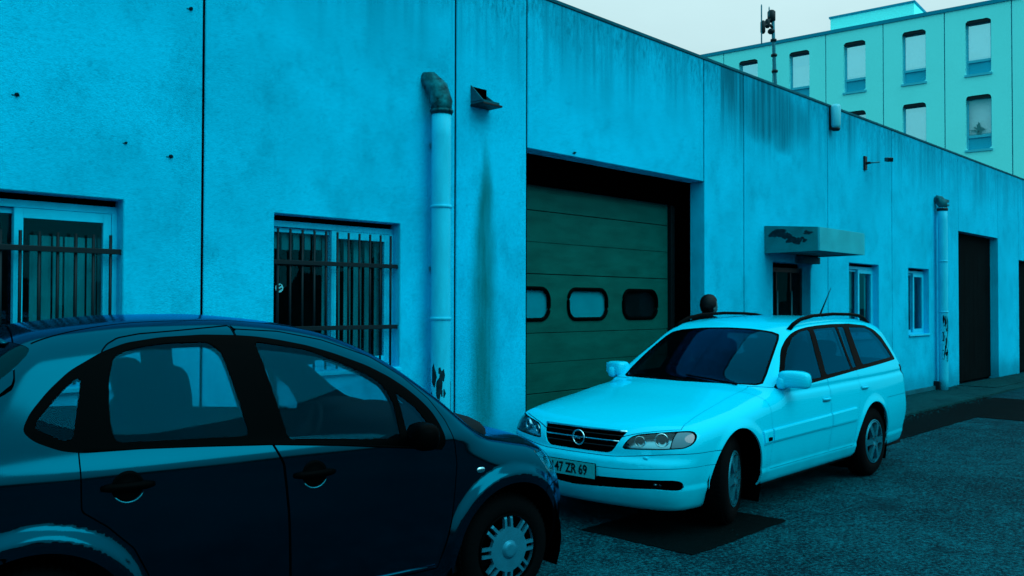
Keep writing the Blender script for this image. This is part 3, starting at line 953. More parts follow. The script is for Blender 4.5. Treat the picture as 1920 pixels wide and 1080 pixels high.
# ------------------------------------------------------------------ office building behind
OB = empty('office_building', (38.4, 10.513, 0), R(275.2))
tag(OB, 'pale office block with deep round-cornered windows rising behind the workshop', 'building')
M_OFF = simple('office_panel', (.10, .90, .93), .85, var=.035, vscale=.5, bump=.12, bscale=9, spec=.2)
M_OFFJ = simple('office_joint', (.0, .23, .36), .9)
M_OFFF = simple('office_frame', (.02, .46, .62), .4)
M_CURT = simple('office_curtain', (.55, .86, .90), .8, var=.12, vscale=.9, stretch=(1, 1, 2))
M_CURT2 = simple('office_blind', (.10, .68, .86), .8, var=.15, vscale=.8, stretch=(1, 1, 2))
M_INFILL = simple('office_infill', (.004, .38, .55), .5, var=.12, vscale=1.2)
seams = [-13.68, -11.27, -8.86, -6.43, -4.0, -1.60, .82, 3.25, 5.68, 8.12]
shared = {}
for i in range(len(seams) - 1):
    a, b = seams[i] + .02, seams[i + 1] - .02
    wc = (a + b) / 2 + .025
    levels = [(10.83, 13.04), (7.80, 10.0)] + ([(4.78, 6.97)] if i > 4 else [])
    hole = lambda x, z: np.minimum.reduce([rrect(x, z, wc, (l0 + l1) / 2, .465, (l1 - l0) / 2, .13) for l0, l1 in levels])
    bm = sdf_slab(a, b, 3.5, 13.55, 0, .30, hole, .12)
    bm_obj(bm, 'facade_panel', M_OFF, OB)
    for l0, l1 in levels:
        deep = .16 if (abs(wc + .42) < .3 and l0 < 9) else 0
        f = MB()
        x0, x1 = wc - .48, wc + .48
        zt_ = l0 + .58
        f.box(x0, x0 + .09, .2, .28, l0 - .02, l1 + .02).box(x1 - .07, x1, .2, .28, l0 - .02, l1 + .02)
        f.box(x0 + .09, x1 - .07, .2, .28, l1 - .10, l1 + .02).box(x0 + .09, x1 - .07, .17, .28, zt_ - .05, zt_ + .05)
        f.box(x0 - .02, x1 + .02, -.05, .28, l0 - .06, l0 + .025)
        w = f.obj('window', M_OFFF, OB)
        flat('pane', M_OFFCLEAR if deep else M_OFFGLASS, x0 + .091, x1 - .071, .24, zt_ + .051, l1 - .101, w)
        box('lower_panel', M_INFILL, w, x0 + .091, x1 - .071, .235, .25, l0 + .026, zt_ - .051)
        q = (i * 3 + int(l0)) % 5
        zc = l1 - (.62 if q in (1, 3) else 1.48)
        box('dark_head_box', M_BAR, w, x0 + .01, x1 - .01, .04, .19, l1 - .12, l1 + .01)  # near-black box across the window head
        box('curtain', M_CURT if q % 2 == 0 else M_CURT2, w, x0 + .05, x1 - .05, .262 + deep, .272 + deep, max(zc, zt_), l1)
        box('curtain', M_CURT2 if q % 2 == 0 else M_CURT, w, x0 + .05, x1 - .05, .29 + deep, .30 + deep, l0, l1)
ojt = MB()
for s_ in seams: ojt.box(s_ - .019, s_ + .019, .06, .3, 3.5, 13.55)
ojt.obj('joint', M_OFFJ, OB)
MB().box(-13.75, 8.3, -.05, .35, 13.552, 13.70).obj('roof_edge', M_OFFJ, OB)
MB().box(-13.75, 8.3, .95, 12.0, 0, 13.4).obj('core', M_OFF, OB)
MB().box(-13.75, 8.3, .31, .93, 0, 3.49).obj('ground_storey', M_OFF, OB)
# plant room on the roof
MB().box(-7.1, -3.4, 2.6, 8.0, 13.4, 15.05).obj('plant_room', M_OFF, OB, .02)
MB().box(-7.15, -3.35, 2.55, 8.05, 15.052, 15.14).obj('plant_room_cap', M_OFFJ, OB)
# added leafy shape standing in for a tree reflected in the last visible window
pot = empty('tree_reflection', (0, 0, 0)); pot.parent = None
_c, _s = math.cos(R(275.2)), math.sin(R(275.2))
lx, ly = -.41, .33
pot.location = (38.4 + lx * _c - ly * _s, 10.513 + lx * _s + ly * _c, 8.43)
tag(pot, 'dark leafy pot plant standing in for a tree reflection in the lower right office window', 'plant')
MB().lathe([(.07, 0), (.10, .16), (.09, .16), (.0, .15)], 12).obj('pot', M_BAR, pot)
lf = MB()
rnd = random.Random(11)
for k in range(26):
    a = rnd.uniform(0, 2 * math.pi); el = rnd.uniform(.3, 1.4); L = rnd.uniform(.25, .5)
    d = Vector((math.cos(a) * math.cos(el) * .2, math.sin(a) * math.cos(el), math.sin(el)))
    sd_ = d.cross(Vector((0, 0, 1))).normalized() * .05
    p0 = Vector((0, 0, .15)); p1_ = p0 + d * L * .6; p2_ = p0 + d * L - Vector((0, 0, .06))
    lf.add([p0, p1_ + sd_, p2_, p1_ - sd_], [(0, 1, 2, 3)])
lf.obj('leaves', simple('dark_leaf', (.0, .012, .014), .6), pot)

# ------------------------------------------------------------------ far wood across the road, behind the viewer (seen in the glass and paint)
tw = MB()
rnd = random.Random(21)
ico = bmesh.new(); bmesh.ops.create_icosphere(ico, subdivisions=2, radius=1)
iv_ = [v.co.copy() for v in ico.verts]; if_ = [tuple(v.index for v in f.verts) for f in ico.faces]; ico.free()
def clump(c, rx, rz):
    ph = rnd.uniform(0, 9)
    vs = []
    for v in iv_:
        k = 1 + .22 * math.sin(v.x * 5 + ph) * math.cos(v.y * 6 + ph * 2) + .18 * math.sin(v.z * 7 + ph) + rnd.uniform(-.1, .1)
        vs.append((c[0] + v.x * rx * k, c[1] + v.y * rx * k, c[2] + v.z * rz * k))
    tw.add(vs, if_)
for k in range(90):
    x = -70 + k * 1.7 + rnd.uniform(-1, 1)
    y = -22 + rnd.uniform(-2, 2) - abs(x - 5) * .05
    h = rnd.uniform(1.4, 3.8)
    clump((x, y, h * .45), rnd.uniform(1.2, 2.0), h * .6)
for k in range(46):
    y = -20 + k * 1.2; x = -30 + rnd.uniform(-2, 2)
    if y > 22: break
    h = rnd.uniform(1.4, 3.8)
    clump((x, y, h * .45), rnd.uniform(1.2, 2.1), h * .6)
for k in range(9000):
    b = rnd.randrange(0, len(tw.v) - 1)
    p = Vector(tw.v[b]) if b % 7 else Vector(tw.v[b]) + Vector((0, 0, rnd.uniform(0, .5)))
    if p.z < .5: continue
    d1_ = Vector((rnd.uniform(-1, 1), rnd.uniform(-1, 1), rnd.uniform(-1, 1))).normalized() * rnd.uniform(.08, .25)
    d2__ = d1_.cross(Vector((rnd.uniform(-1, 1), rnd.uniform(-1, 1), rnd.uniform(-1, 1)))).normalized() * rnd.uniform(.04, .12)
    tw.add([p - d1_, p + d2__, p + d1_, p - d2__], [(0, 1, 2, 3)])
tag(tw.obj('hedge_belt', simple('far_foliage', (.0, .012, .016), .9, var=.5, vscale=1.5)), kind='stuff')


# ------------------------------------------------------------------ cars: smooth implicit bodies cut into panels
def surface_net(f, lo, hi, h):
    ax = [np.arange(lo[i], hi[i] + h * .5, h) for i in range(3)]
    X, Y, Z = np.meshgrid(*ax, indexing='ij')
    V = f(X, Y, Z)
    n = V.shape
    C8 = [V[i:n[0] - 1 + i, j:n[1] - 1 + j, k:n[2] - 1 + k] for i in (0, 1) for j in (0, 1) for k in (0, 1)]
    neg = sum((c < 0).astype(int) for c in C8)
    mixed = (neg > 0) & (neg < 8)
    idx = -np.ones(mixed.shape, int)
    cells = np.argwhere(mixed)
    idx[mixed] = np.arange(len(cells))
    acc = np.zeros((len(cells), 3)); cnt = np.zeros(len(cells))
    corner = [(i, j, k) for i in (0, 1) for j in (0, 1) for k in (0, 1)]
    vals = np.stack([c[mixed] for c in C8], 1)
    for a in range(8):
        for b in range(a + 1, 8):
            if sum(abs(corner[a][q] - corner[b][q]) for q in range(3)) != 1: continue
            va, vb = vals[:, a], vals[:, b]
            m = (va < 0) != (vb < 0)
            t = np.where(m, va / np.where(va - vb == 0, 1, va - vb), 0)
            p = np.array(corner[a])[None, :] + t[:, None] * (np.array(corner[b]) - np.array(corner[a]))[None, :]
            acc += p * m[:, None]; cnt += m
    P = np.array(lo)[None, :] + (cells + acc / cnt[:, None]) * h
    for _ in range(4):
        g = grad(f, P)
        v = f(P[:, 0], P[:, 1], P[:, 2])
        st = v[:, None] * g / np.maximum((g * g).sum(1), .05)[:, None]
        P = P - np.clip(st, -h * .5, h * .5)
    Fq = []
    s = V < 0
    for axis in range(3):
        o1, o2 = [q for q in range(3) if q != axis]
        sl0 = [slice(None)] * 3; sl1 = [slice(None)] * 3
        sl0[axis] = slice(0, n[axis] - 1); sl1[axis] = slice(1, n[axis])
        ch = s[tuple(sl0)] != s[tuple(sl1)]
        e = np.argwhere(ch)
        e = e[(e[:, o1] > 0) & (e[:, o2] > 0) & (e[:, o1] < n[o1] - 1) & (e[:, o2] < n[o2] - 1)]
        q = []
        for d1, d2 in ((0, 0), (1, 0), (1, 1), (0, 1)):
            c = e.copy(); c[:, o1] -= d1; c[:, o2] -= d2
            q.append(idx[c[:, 0], c[:, 1], c[:, 2]])
        Fq.append(np.stack(q, 1))
    Fq = np.concatenate(Fq)
    # orient outwards
    c = P[Fq].mean(1); nrm = np.cross(P[Fq[:, 2]] - P[Fq[:, 0]], P[Fq[:, 3]] - P[Fq[:, 1]])
    flip = (nrm * grad(f, c)).sum(1) < 0
    Fq[flip] = Fq[flip][:, ::-1]
    return P, Fq


def grad(f, P, e=2e-3):
    x, y, z = P[:, 0], P[:, 1], P[:, 2]
    return np.stack([f(x + e, y, z) - f(x - e, y, z), f(x, y + e, z) - f(x, y - e, z), f(x, y, z + e) - f(x, y, z - e)], 1) / (2 * e)


def poly_sdf(pts, smooth_r=0.0):
    """signed distance to a closed polygon (negative inside)"""
    pts = np.array(pts, float)
    if smooth_r:
        q = []
        n = len(pts)
        for i in range(n):
            a, b, c = pts[i - 1], pts[i], pts[(i + 1) % n]
            u, v = a - b, c - b
            lu, lv = np.hypot(*u), np.hypot(*v)
            d = min(smooth_r, lu * .45, lv * .45)
            p, r = b + u / lu * d, b + v / lv * d
            for t in (0, .25, .5, .75, 1):
                q.append((1 - t) ** 2 * p + 2 * t * (1 - t) * b + t * t * r)
        pts = np.array(q)
    A, B = pts, np.roll(pts, -1, 0)
    def f(u, v):
        u = np.asarray(u); v = np.asarray(v)
        d2 = np.full(u.shape, 1e9); ins = np.zeros(u.shape, bool)
        for a, b in zip(A, B):
            e = b - a
            L = e @ e
            if L < 1e-12: continue
            t = np.clip(((u - a[0]) * e[0] + (v - a[1]) * e[1]) / L, 0, 1)
            d2 = np.minimum(d2, (u - a[0] - t * e[0]) ** 2 + (v - a[1] - t * e[1]) ** 2)
            c = (a[1] > v) != (b[1] > v)
            with np.errstate(all='ignore'):
                xx = a[0] + (v - a[1]) * e[0] / (e[1] if e[1] != 0 else 1e-12)
            ins ^= c & (u < xx)
        d = np.sqrt(d2)
        return np.where(ins, -d, d)
    return f


class Shell:
    def __init__(self, f, lo, hi, h):
        self.f = f
        P, Q = surface_net(f, lo, hi, h)
        bm = bmesh.new()
        vs = [bm.verts.new(p) for p in P]
        for q in Q:
            try: bm.faces.new([vs[i] for i in q])
            except ValueError: pass
        self.bm = bm
        self.lay = bm.faces.layers.int.new('reg')
        self.names = ['body']
    def rid(self, name):
        if name not in self.names: self.names.append(name)
        return self.names.index(name)
    def pick(self, src, pred):
        ids = {self.rid(s) for s in src}
        out = []
        for f in self.bm.faces:
            if f[self.lay] in ids:
                if pred is None: out.append(f)
                else:
                    c = f.calc_center_median()
                    if pred(c, f.normal): out.append(f)
        return out
    def op(self, name, fn, pred=None, src=('body',), gap=0.0):
        self.bm.normal_update()
        if gap:
            vals = cut(self.bm, lambda x, y, z: fn(x, y, z) + gap, self.pick(src, pred))
        else:
            vals = cut(self.bm, fn, self.pick(src, pred))
        self.bm.normal_update()
        for f in self.pick(src, pred):
            if fval(f, vals) < 0 if all(v in vals for v in f.verts) else False:
                f[self.lay] = self.rid(name)
        if gap:
            vals = cut(self.bm, lambda x, y, z: fn(x, y, z) - gap, self.pick(src, pred))
            self.bm.normal_update()
            for f in self.pick(src, pred):
                if fval(f, vals) < 0: f[self.lay] = self.rid('gap')
    def assign(self, name, pred, src=('body',)):
        self.bm.normal_update()
        r = self.rid(name)
        for f in self.pick(src, pred): f[self.lay] = r
    def remove(self, name):
        r = self.rid(name)
        bmesh.ops.delete(self.bm, geom=[f for f in self.bm.faces if f[self.lay] == r], context='FACES')
    def extract(self, names, oname, m, parent, side=0, flange=.012, offset=0.0, flip=False, pred=None):
        ids = {self.rid(n) for n in names}
        fs = [f for f in self.bm.faces if f[self.lay] in ids]
        if side: fs = [f for f in fs if f.calc_center_median().y * side > 0]
        if pred: fs = [f for f in fs if pred(f.calc_center_median())]
        if not fs: return None
        vid = {}; V = []; F = []
        use = {}
        for f in fs:
            q = []
            for v in f.verts:
                if v not in vid:
                    vid[v] = len(V); V.append(v.co[:])
                q.append(vid[v])
            F.append(q)
            for a, b in zip(q, q[1:] + q[:1]):
                k = (min(a, b), max(a, b)); use.setdefault(k, []).append((a, b))
        P = np.array(V); G = grad(self.f, P); G /= np.maximum(np.linalg.norm(G, axis=1), 1e-6)[:, None]
        P = P + G * offset
        nl = []
        allV = [tuple(p) for p in P]; allF = []
        for q in F:
            if flip: q = q[::-1]
            allF.append(q); nl += [tuple(-G[i]) if flip else tuple(G[i]) for i in q]
        if flange:
            inner = {}
            for k, es in use.items():
                if len(es) != 1: continue
                a, b = es[0]
                for i in (a, b):
                    if i not in inner:
                        inner[i] = len(allV); allV.append(tuple(P[i] - G[i] * flange))
                q = [b, a, inner[a], inner[b]]
                allF.append(q)
                pa, pb, pc = (np.array(allV[i]) for i in (b, a, inner[a]))
                nn = np.cross(pb - pa, pc - pa); L = np.linalg.norm(nn)
                nn = nn / L if L > 1e-9 else np.array((0, 0, 1.))
                nl += [tuple(nn)] * 4
        me = bpy.data.meshes.new(oname)
        me.from_pydata(allV, [], allF)
        me.update()
        if len(nl) == len(me.loops):
            me.polygons.foreach_set('use_smooth', [True] * len(me.polygons))
            me.normals_split_custom_set(nl)
        return link(oname, me, m, parent)
    def y_at(self, x, z, side):
        """outer |y| of the body side at (x, z)"""
        ys = np.linspace(1.0, .2, 400)
        v = self.f(np.full(400, x), ys, np.full(400, z))
        i = int(np.argmax(v < 0))
        return side * ys[max(i, 1)]
    def x_at(self, y, z, front=True):
        xs = np.linspace(1.2, -.5, 850) if front else np.linspace(-4, -2, 1000)
        v = self.f(xs, np.full(len(xs), y), np.full(len(xs), z))
        return xs[int(np.argmax(v < 0))]
    def z_at(self, x, y):
        zs = np.linspace(1.7, .4, 650)
        v = self.f(np.full(650, x), np.full(650, y), zs)
        return zs[int(np.argmax(v < 0))]


def superell(c, r, e1=.5, e2=.5, mtx=None, nu=20, nv=12):
    """rounded cushion-like solid"""
    def pw(a, e): return math.copysign(abs(a) ** e, a)
    vs = []; fs = []
    for j in range(1, nv):
        ph = -math.pi / 2 + math.pi * j / nv
        for i in range(nu):
            th = 2 * math.pi * i / nu
            vs.append(Vector((r[0] * pw(math.cos(ph), e1) * pw(math.cos(th), e2), r[1] * pw(math.cos(ph), e1) * pw(math.sin(th), e2), r[2] * pw(math.sin(ph), e1))))
    vs.append(Vector((0, 0, -r[2]))); vs.append(Vector((0, 0, r[2])))
    for j in range(nv - 2):
        for i in range(nu):
            i2 = (i + 1) % nu
            fs.append((j * nu + i, j * nu + i2, (j + 1) * nu + i2, (j + 1) * nu + i))
    b, t = len(vs) - 2, len(vs) - 1
    for i in range(nu):
        i2 = (i + 1) % nu
        fs.append((b, i2, i)); fs.append((t, (nv - 2) * nu + i, (nv - 2) * nu + i2))
    M_ = Matrix.Translation(c) @ (mtx if mtx is not None else Matrix.Identity(4))
    return [M_ @ v for v in vs], fs


def cushion(name, m, parent, c, r, e1=.5, e2=.5, rot=None):
    mtx = Euler(rot).to_matrix().to_4x4() if rot else None
    vs, fs = superell(c, r, e1, e2, mtx)
    return MB().add(vs, fs, True).obj(name, m, parent)


def make_seat(parent, x, y, z=.28, tall=1.0, w=.25, head=True, lean=16):
    """front edge of the cushion towards +x"""
    s = cushion('seat', M_SEAT, parent, (x + .12, y, z + .08), (.27, w, .10), .45, .4, (0, R(-8), 0))
    a = R(-lean)
    cushion('backrest', M_SEAT, s, (x - .16 - math.sin(-a) * .30, y, z + .45), (.085, w, .40 * tall), .5, .45, (0, a, 0))
    if head:
        cushion('headrest', M_SEAT, s, (x - .16 + math.tan(a) * .64, y, z + .90), (.065, .165, .115), .6, .55, (0, a * .6, 0))
    return s


def polar_cap(hole, Rr, prof, nr=20, nt=120, depth=.03):
    """wheel face in the xz plane, outward -y, with cut-outs; prof(r) is the face height"""
    bm = bmesh.new()
    rings = []
    c = bm.verts.new((0, -prof(0), 0))
    for i in range(1, nr + 1):
        r = Rr * i / nr
        rings.append([bm.verts.new((r * math.cos(2 * math.pi * k / nt), -prof(r), r * math.sin(2 * math.pi * k / nt))) for k in range(nt)])
    for k in range(nt):
        bm.faces.new((c, rings[0][k], rings[0][(k + 1) % nt]))
    for i in range(nr - 1):
        for k in range(nt):
            k2 = (k + 1) % nt
            bm.faces.new((rings[i][k], rings[i + 1][k], rings[i + 1][k2], rings[i][k2]))
    vals = cut(bm, lambda x, y, z: hole(np.hypot(x, z), np.arctan2(z, x)))
    bmesh.ops.delete(bm, geom=[f for f in bm.faces if fval(f, vals) < 0], context='FACES')
    be = [e for e in bm.edges if len(e.link_faces) == 1]
    r = bmesh.ops.extrude_edge_only(bm, edges=be)
    for v in [g for g in r['geom'] if isinstance(g, bmesh.types.BMVert)]:
        v.co.y += depth
    bmesh.ops.recalc_face_normals(bm, faces=bm.faces)
    me = bpy.data.meshes.new('wheel_face')
    bm.to_mesh(me); bm.free()
    return me


def make_wheel(car, x, y, z, Rt, Rr, face_me, face_name, face_mat, side, steer=0.0, width=.19, hubcap=None):
    """wheel whose outer face is at local y; side is -1 or +1"""
    w = empty('wheel', (0, 0, 0)); w.parent = car
    w.location = (x, y, z)
    rot = Matrix.Rotation(steer, 4, 'Z') @ (Matrix.Rotation(math.pi, 4, 'Z') if side > 0 else Matrix.Identity(4))
    w.matrix_basis = Matrix.Translation((x, y, z)) @ rot
    Q = Matrix.Rotation(R(90), 4, 'X')       # z of the lathe -> -y (outwards)
    hw = width / 2
    prof = [(Rr, -width + .02), (Rr + .02, -width + .006), (Rt - .035, -width), (Rt - .008, -width + .02), (Rt, -width + .05),
            (Rt, -.05), (Rt - .008, -.022), (Rt - .03, -.004), (Rr + .045, .004), (Rr + .018, .002), (Rr + .004, -.006), (Rr - .004, -.012)]
    t = MB().lathe(prof, 56, Q, True, cap=False)
    # tread blocks
    tb = MB()
    for k in range(60):
        a = 2 * math.pi * k / 60
        for row in (-width + .045, -width / 2 - .0, -.05 - .0):
            tb.box(-.009, .009, -row - .016, -row + .016, Rt - .004, Rt + .0035, mtx=Matrix.Rotation(a + (row * 2), 4, 'Y'))
    to = t.obj('tyre', M_TYRE, w)
    tag(tb.obj('tread', M_TYRE, w), kind='stuff')
    o = link(face_name, face_me, None, w)
    if not face_me.materials: face_me.materials.append(face_mat)
    MB().lathe([(Rr - .035, -.10), (Rr - .012, -.03), (Rr - .002, -.008), (Rr + .006, -.004), (Rr + .004, .003), (Rr - .008, .002)], 48, Q, True, cap=False).obj('rim', face_mat if hubcap is None else M_TRIM, w)
    MB().lathe([(0, -.085), (Rr - .01, -.085), (Rr - .01, -.084), (0, -.084)], 32, Q, False, cap=False).obj('brake_disc', M_DARK, w)
    return w


def text_mesh(s, size, m, parent, mtx, depth=.0015, sx=1.0, name='lettering'):
    cu = bpy.data.curves.new('txt', 'FONT')
    cu.body = s; cu.size = size; cu.align_x = 'CENTER'; cu.align_y = 'CENTER'; cu.extrude = depth; cu.offset = size * .022; cu.resolution_u = 4
    to = bpy.data.objects.new('txt', cu); COL.objects.link(to)
    dg = bpy.context.evaluated_depsgraph_get(); dg.update()
    me = bpy.data.meshes.new_from_object(to.evaluated_get(dg))
    bpy.data.objects.remove(to); bpy.data.curves.remove(cu)
    me.transform(mtx @ Matrix.Diagonal((sx, 1, 1, 1)))
    return link(name, me, m, parent)


def cluster_pred(c):
    return True


def pchip(xs, ys):
    xs = np.asarray(xs, float); ys = np.asarray(ys, float)
    if xs[0] > xs[-1]:
        xs = xs[::-1]; ys = ys[::-1]
    h = np.diff(xs); d = np.diff(ys) / h
    m = np.zeros_like(ys)
    m[1:-1] = np.where(d[1:] * d[:-1] > 0, 2 * d[1:] * d[:-1] / np.where(d[1:] + d[:-1] == 0, 1, d[1:] + d[:-1]), 0)
    m[0] = d[0]; m[-1] = d[-1]
    def f(x):
        x = np.asarray(x, float)
        xc = np.clip(x, xs[0], xs[-1])
        i = np.clip(np.searchsorted(xs, xc) - 1, 0, len(h) - 1)
        t = (xc - xs[i]) / h[i]
        r = ((1 + 2 * t) * (1 - t) ** 2 * ys[i] + t * (1 - t) ** 2 * h[i] * m[i]
             + t * t * (3 - 2 * t) * ys[i + 1] + t * t * (t - 1) * h[i] * m[i + 1])
        return r + np.where(x < xs[0], (x - xs[0]) * m[0], 0) + np.where(x > xs[-1], (x - xs[-1]) * m[-1], 0)
    return f


def faired(xs, ys, sig=.03):
    """the same curve with its curvature evened out, as a fine table"""
    f = pchip(xs, ys)
    lo, hi = min(xs) - .4, max(xs) + .4
    t = np.arange(lo, hi, .001)
    k = np.exp(-(np.arange(-.1, .1001, .001) / sig) ** 2 / 2); k /= k.sum()
    v = f(t)
    p = len(k) // 2
    vp = np.concatenate([v[0] + (v[1] - v[0]) * np.arange(-p, 0), v, v[-1] + (v[-1] - v[-2]) * np.arange(1, p + 1)])
    s = np.convolve(vp, k, 'valid')
    return lambda x: np.interp(x, t, s)


def smooth(x, a, b):
    t = np.clip((x - a) / (b - a), 0, 1)
    return t * t * (3 - 2 * t)


def smax(a, b, k):
    h = np.maximum(k - np.abs(a - b), 0) / k
    return np.maximum(a, b) + h * h * k * 0.25


def hatch_field():
    """implicit surface of the small hatchback (negative inside), x forward from the front axle"""
    W = faired([.15, .25, .45, .65, .80, .90, 1.0, 1.2, 1.35, 1.46, 1.56], [.755, .79, .82, .835, .835, .825, .80, .735, .675, .615, .55])
    T = faired([.74, .66, .56, .42, .25, .05, -.10, -.4, -.7, -1.0, -1.25, -1.5, -1.8, -2.1, -2.4, -2.6],
              [.38, .58, .715, .815, .87, .915, .957, 1.18, 1.375, 1.49, 1.53, 1.548, 1.545, 1.52, 1.475, 1.43])
    XF = pchip([.15, .3, .45, .6, .75, .95], [.63, .705, .725, .705, .655, .53])
    XR = pchip([.2, .45, .6, .8, 1.0, 1.2, 1.35, 1.45, 1.55], [-2.80, -2.88, -2.88, -2.86, -2.80, -2.66, -2.54, -2.48, -2.40])
    def f(x, y, z):
        y = np.abs(y)
        s = W(z)
        s = s - .16 * np.clip((x + .1) / .85, 0, 2) ** 2 - .13 * np.clip((-1.7 - x) / 1.2, 0, 2) ** 2
        # flared wheel arches
        for cx in (0.0, HWB):
            r = np.hypot(x - cx, z - .315)
            s = s + .038 * (1 - smooth(r, .385, .445)) * smooth(z, .2, .4)
        # shoulder crease under the side glass
        s = s + .010 * np.exp(-((z - .93) / .05) ** 2)
        side = (y - s) * .97
        sl = (T(x + .01) - T(x - .01)) / .02
        top = (z - T(x) + .07 * y * y + .10 * y ** 4) / np.sqrt(1 + sl * sl)
        g = smax(side, top, .13)
        front = (x - XF(z) + .52 * y * y) * .9
        g = smax(g, front, .16)
        rear = (XR(z) + .22 * y * y - x) * .95
        g = smax(g, rear, .20)
        g = smax(g, .19 + .03 * smooth(x, .2, .7) - z, .05)
        return g
    return f


def wagon_field():
    """implicit surface of the estate car"""
    W = faired([.15, .28, .45, .60, .75, .88, .96, 1.1, 1.25, 1.38, 1.5], [.785, .828, .864, .88, .872, .855, .83, .765, .70, .645, .585])
    T = faired([1.0, .93, .86, .72, .5, .25, 0, -.3, -.53, -.585, -.7, -.85, -1.0, -1.1, -1.186, -1.3, -1.4, -1.8, -2.3, -2.8, -3.1, -3.3, -3.5],
              [.60, .67, .715, .77, .822, .86, .893, .94, .972, .997, 1.078, 1.180, 1.272, 1.330, 1.376, 1.422, 1.450, 1.486, 1.50, 1.485, 1.455, 1.42, 1.36])
    XF = pchip([.12, .2, .3, .40, .5, .55, .62, .75, .9], [.86, .93, .965, .975, .965, .935, .925, .86, .6])
    XR = pchip([.2, .4, .55, .75, .95, 1.1, 1.3, 1.45, 1.6], [-3.50, -3.60, -3.64, -3.62, -3.62, -3.58, -3.46, -3.34, -3.15])
    def f(x, y, z):
        y = np.abs(y)
        s = W(z)
        s = s - .10 * np.clip((x - .1) / .8, 0, 2) ** 2 - .06 * np.clip((-2.3 - x) / 1.2, 0, 2) ** 2
        for cx in (0.10, WWB):
            r = np.hypot(x - cx, z - .33)
            s = s + .014 * (1 - smooth(r, .37, .45)) * smooth(z, .2, .4)
        s = s - .012 * np.exp(-((z - .905 + .012 * (x + 1)) / .022) ** 2) * (1 - smooth(x, -.3, .1))
        # sill skirt
        s = s + .012 * (1 - smooth(z, .33, .37))
        side = (y - s) * .97
        sl = (T(x + .01) - T(x - .01)) / .02
        crown = np.where(x > -.5, .05, .06)
        top = (z - T(x) + .05 * y * y + .075 * y ** 4) / np.sqrt(1 + sl * sl)
        g = smax(side, top, .10)
        front = (x - XF(z) + .22 * y * y + .22 * y ** 6) * .93
        g = smax(g, front, .09)
        rear = (XR(z) + .15 * y * y + .22 * y ** 6 - x) * .95
        g = smax(g, rear, .12)
        g = smax(g, .175 + .05 * smooth(-x, -.6, .2) - z, .05)
        return g
    return f


HWB, WWB = -2.27, -2.42


# ================================================================== dark hatchback in the foreground
hatch = empty('hatchback', (3.569, 4.097, 0), R(-8.5))
tag(hatch, 'dark metallic five-door hatchback with flared arches, nearest the viewer', 'car', 'cars parked along the workshop')
HF = hatch_field()
hs = Shell(HF, (-3.12, -.98, .10), (.90, .98, 1.68), .0165)
SIDE = lambda c, n: abs(c.y) > .42
# wheel openings
for cx in (0.0, HWB):
    hs.op('arch', lambda x, y, z, cx=cx: np.hypot(x - cx, z - .305) - .352, lambda c, n: abs(c.y) > .45 and c.z < .8)
hs.remove('arch')
hs.op('underbody', lambda x, y, z: z - (.203 + .03 * smooth(x, .2, .7)), lambda c, n: c.z < .35)
# black surround of the side windows and the panes in it
dlo = poly_sdf([(-2.311, 1.107), (-2.281, 1.174), (-2.212, 1.257), (-2.132, 1.330), (-2.006, 1.400), (-1.906, 1.435), (-1.761, 1.455), (-1.574, 1.463), (-1.430, 1.458), (-1.332, 1.450), (-1.232, 1.434), (-1.092, 1.404), (-.960, 1.362), (-.80, 1.300), (-.686, 1.240), (-.602, 1.182), (-.529, 1.118), (-.478, 1.060), (-.445, .998), (-.428, .935), (-.427, .896), (-.450, .870), (-.595, .887), (-.688, .899), (-1.006, .940), (-1.350, .975), (-1.422, .979), (-1.80, 1.006), (-2.104, 1.011), (-2.178, 1.024), (-2.268, 1.065)], .03)
hs.op('trim', lambda x, y, z: dlo(x, z), SIDE)
for nm, pts, r in (('rear_glass', [(-1.962, 1.385), (-1.879, 1.414), (-1.745, 1.431), (-1.56, 1.433), (-1.511, 1.391), (-1.489, 1.303), (-1.430, 1.022), (-1.986, 1.042), (-1.997, 1.146), (-1.990, 1.282)], .03),
                   ('front_glass', [(-1.350, 1.430), (-1.271, 1.417), (-1.097, 1.385), (-.934, 1.318), (-.80, 1.253), (-.735, 1.205), (-.690, 1.114), (-.680, .945), (-1.255, .994)], .02),
                   ('corner_glass', [(-.675, 1.170), (-.570, 1.085), (-.485, .965), (-.475, .925), (-.640, .937), (-.655, 1.09)], .015),
                   ('quarter_glass', [(-2.087, 1.311), (-2.137, 1.061), (-2.173, 1.064), (-2.266, 1.116), (-2.259, 1.143), (-2.174, 1.243), (-2.129, 1.287)], .02)):
    sd_f = poly_sdf(pts, r)
    hs.op(nm, lambda x, y, z, q=sd_f: q(x, z), SIDE, src=('trim',))
# windscreen (in plan) with a dark frit border
wsp = poly_sdf([(.02, -.02), (.0, .20), (-.09, .45), (-.24, .63), (-.33, .665), (-.45, .64), (-.62, .60), (-.85, .55), (-1.02, .50), (-1.06, .40), (-1.075, .2), (-1.08, -.02)])
hs.op('screen_border', lambda x, y, z: wsp(x, np.abs(y)), lambda c, n: c.z > .9 and c.x > -1.2 and n.z > .1)
hs.op('windscreen', lambda x, y, z: wsp(x, np.abs(y)) + .022, lambda c, n: True, src=('screen_border',))
# tailgate glass
rgl = poly_sdf([(-.01, 1.0), (.56, 1.0), (.64, 1.05), (.655, 1.20), (.632, 1.35), (.585, 1.425), (.50, 1.445), (-.01, 1.455)], .05)
hs.op('rear_window', lambda x, y, z: rgl(np.abs(y), z), lambda c, n: c.x < -2.15 and n.x < -.15)
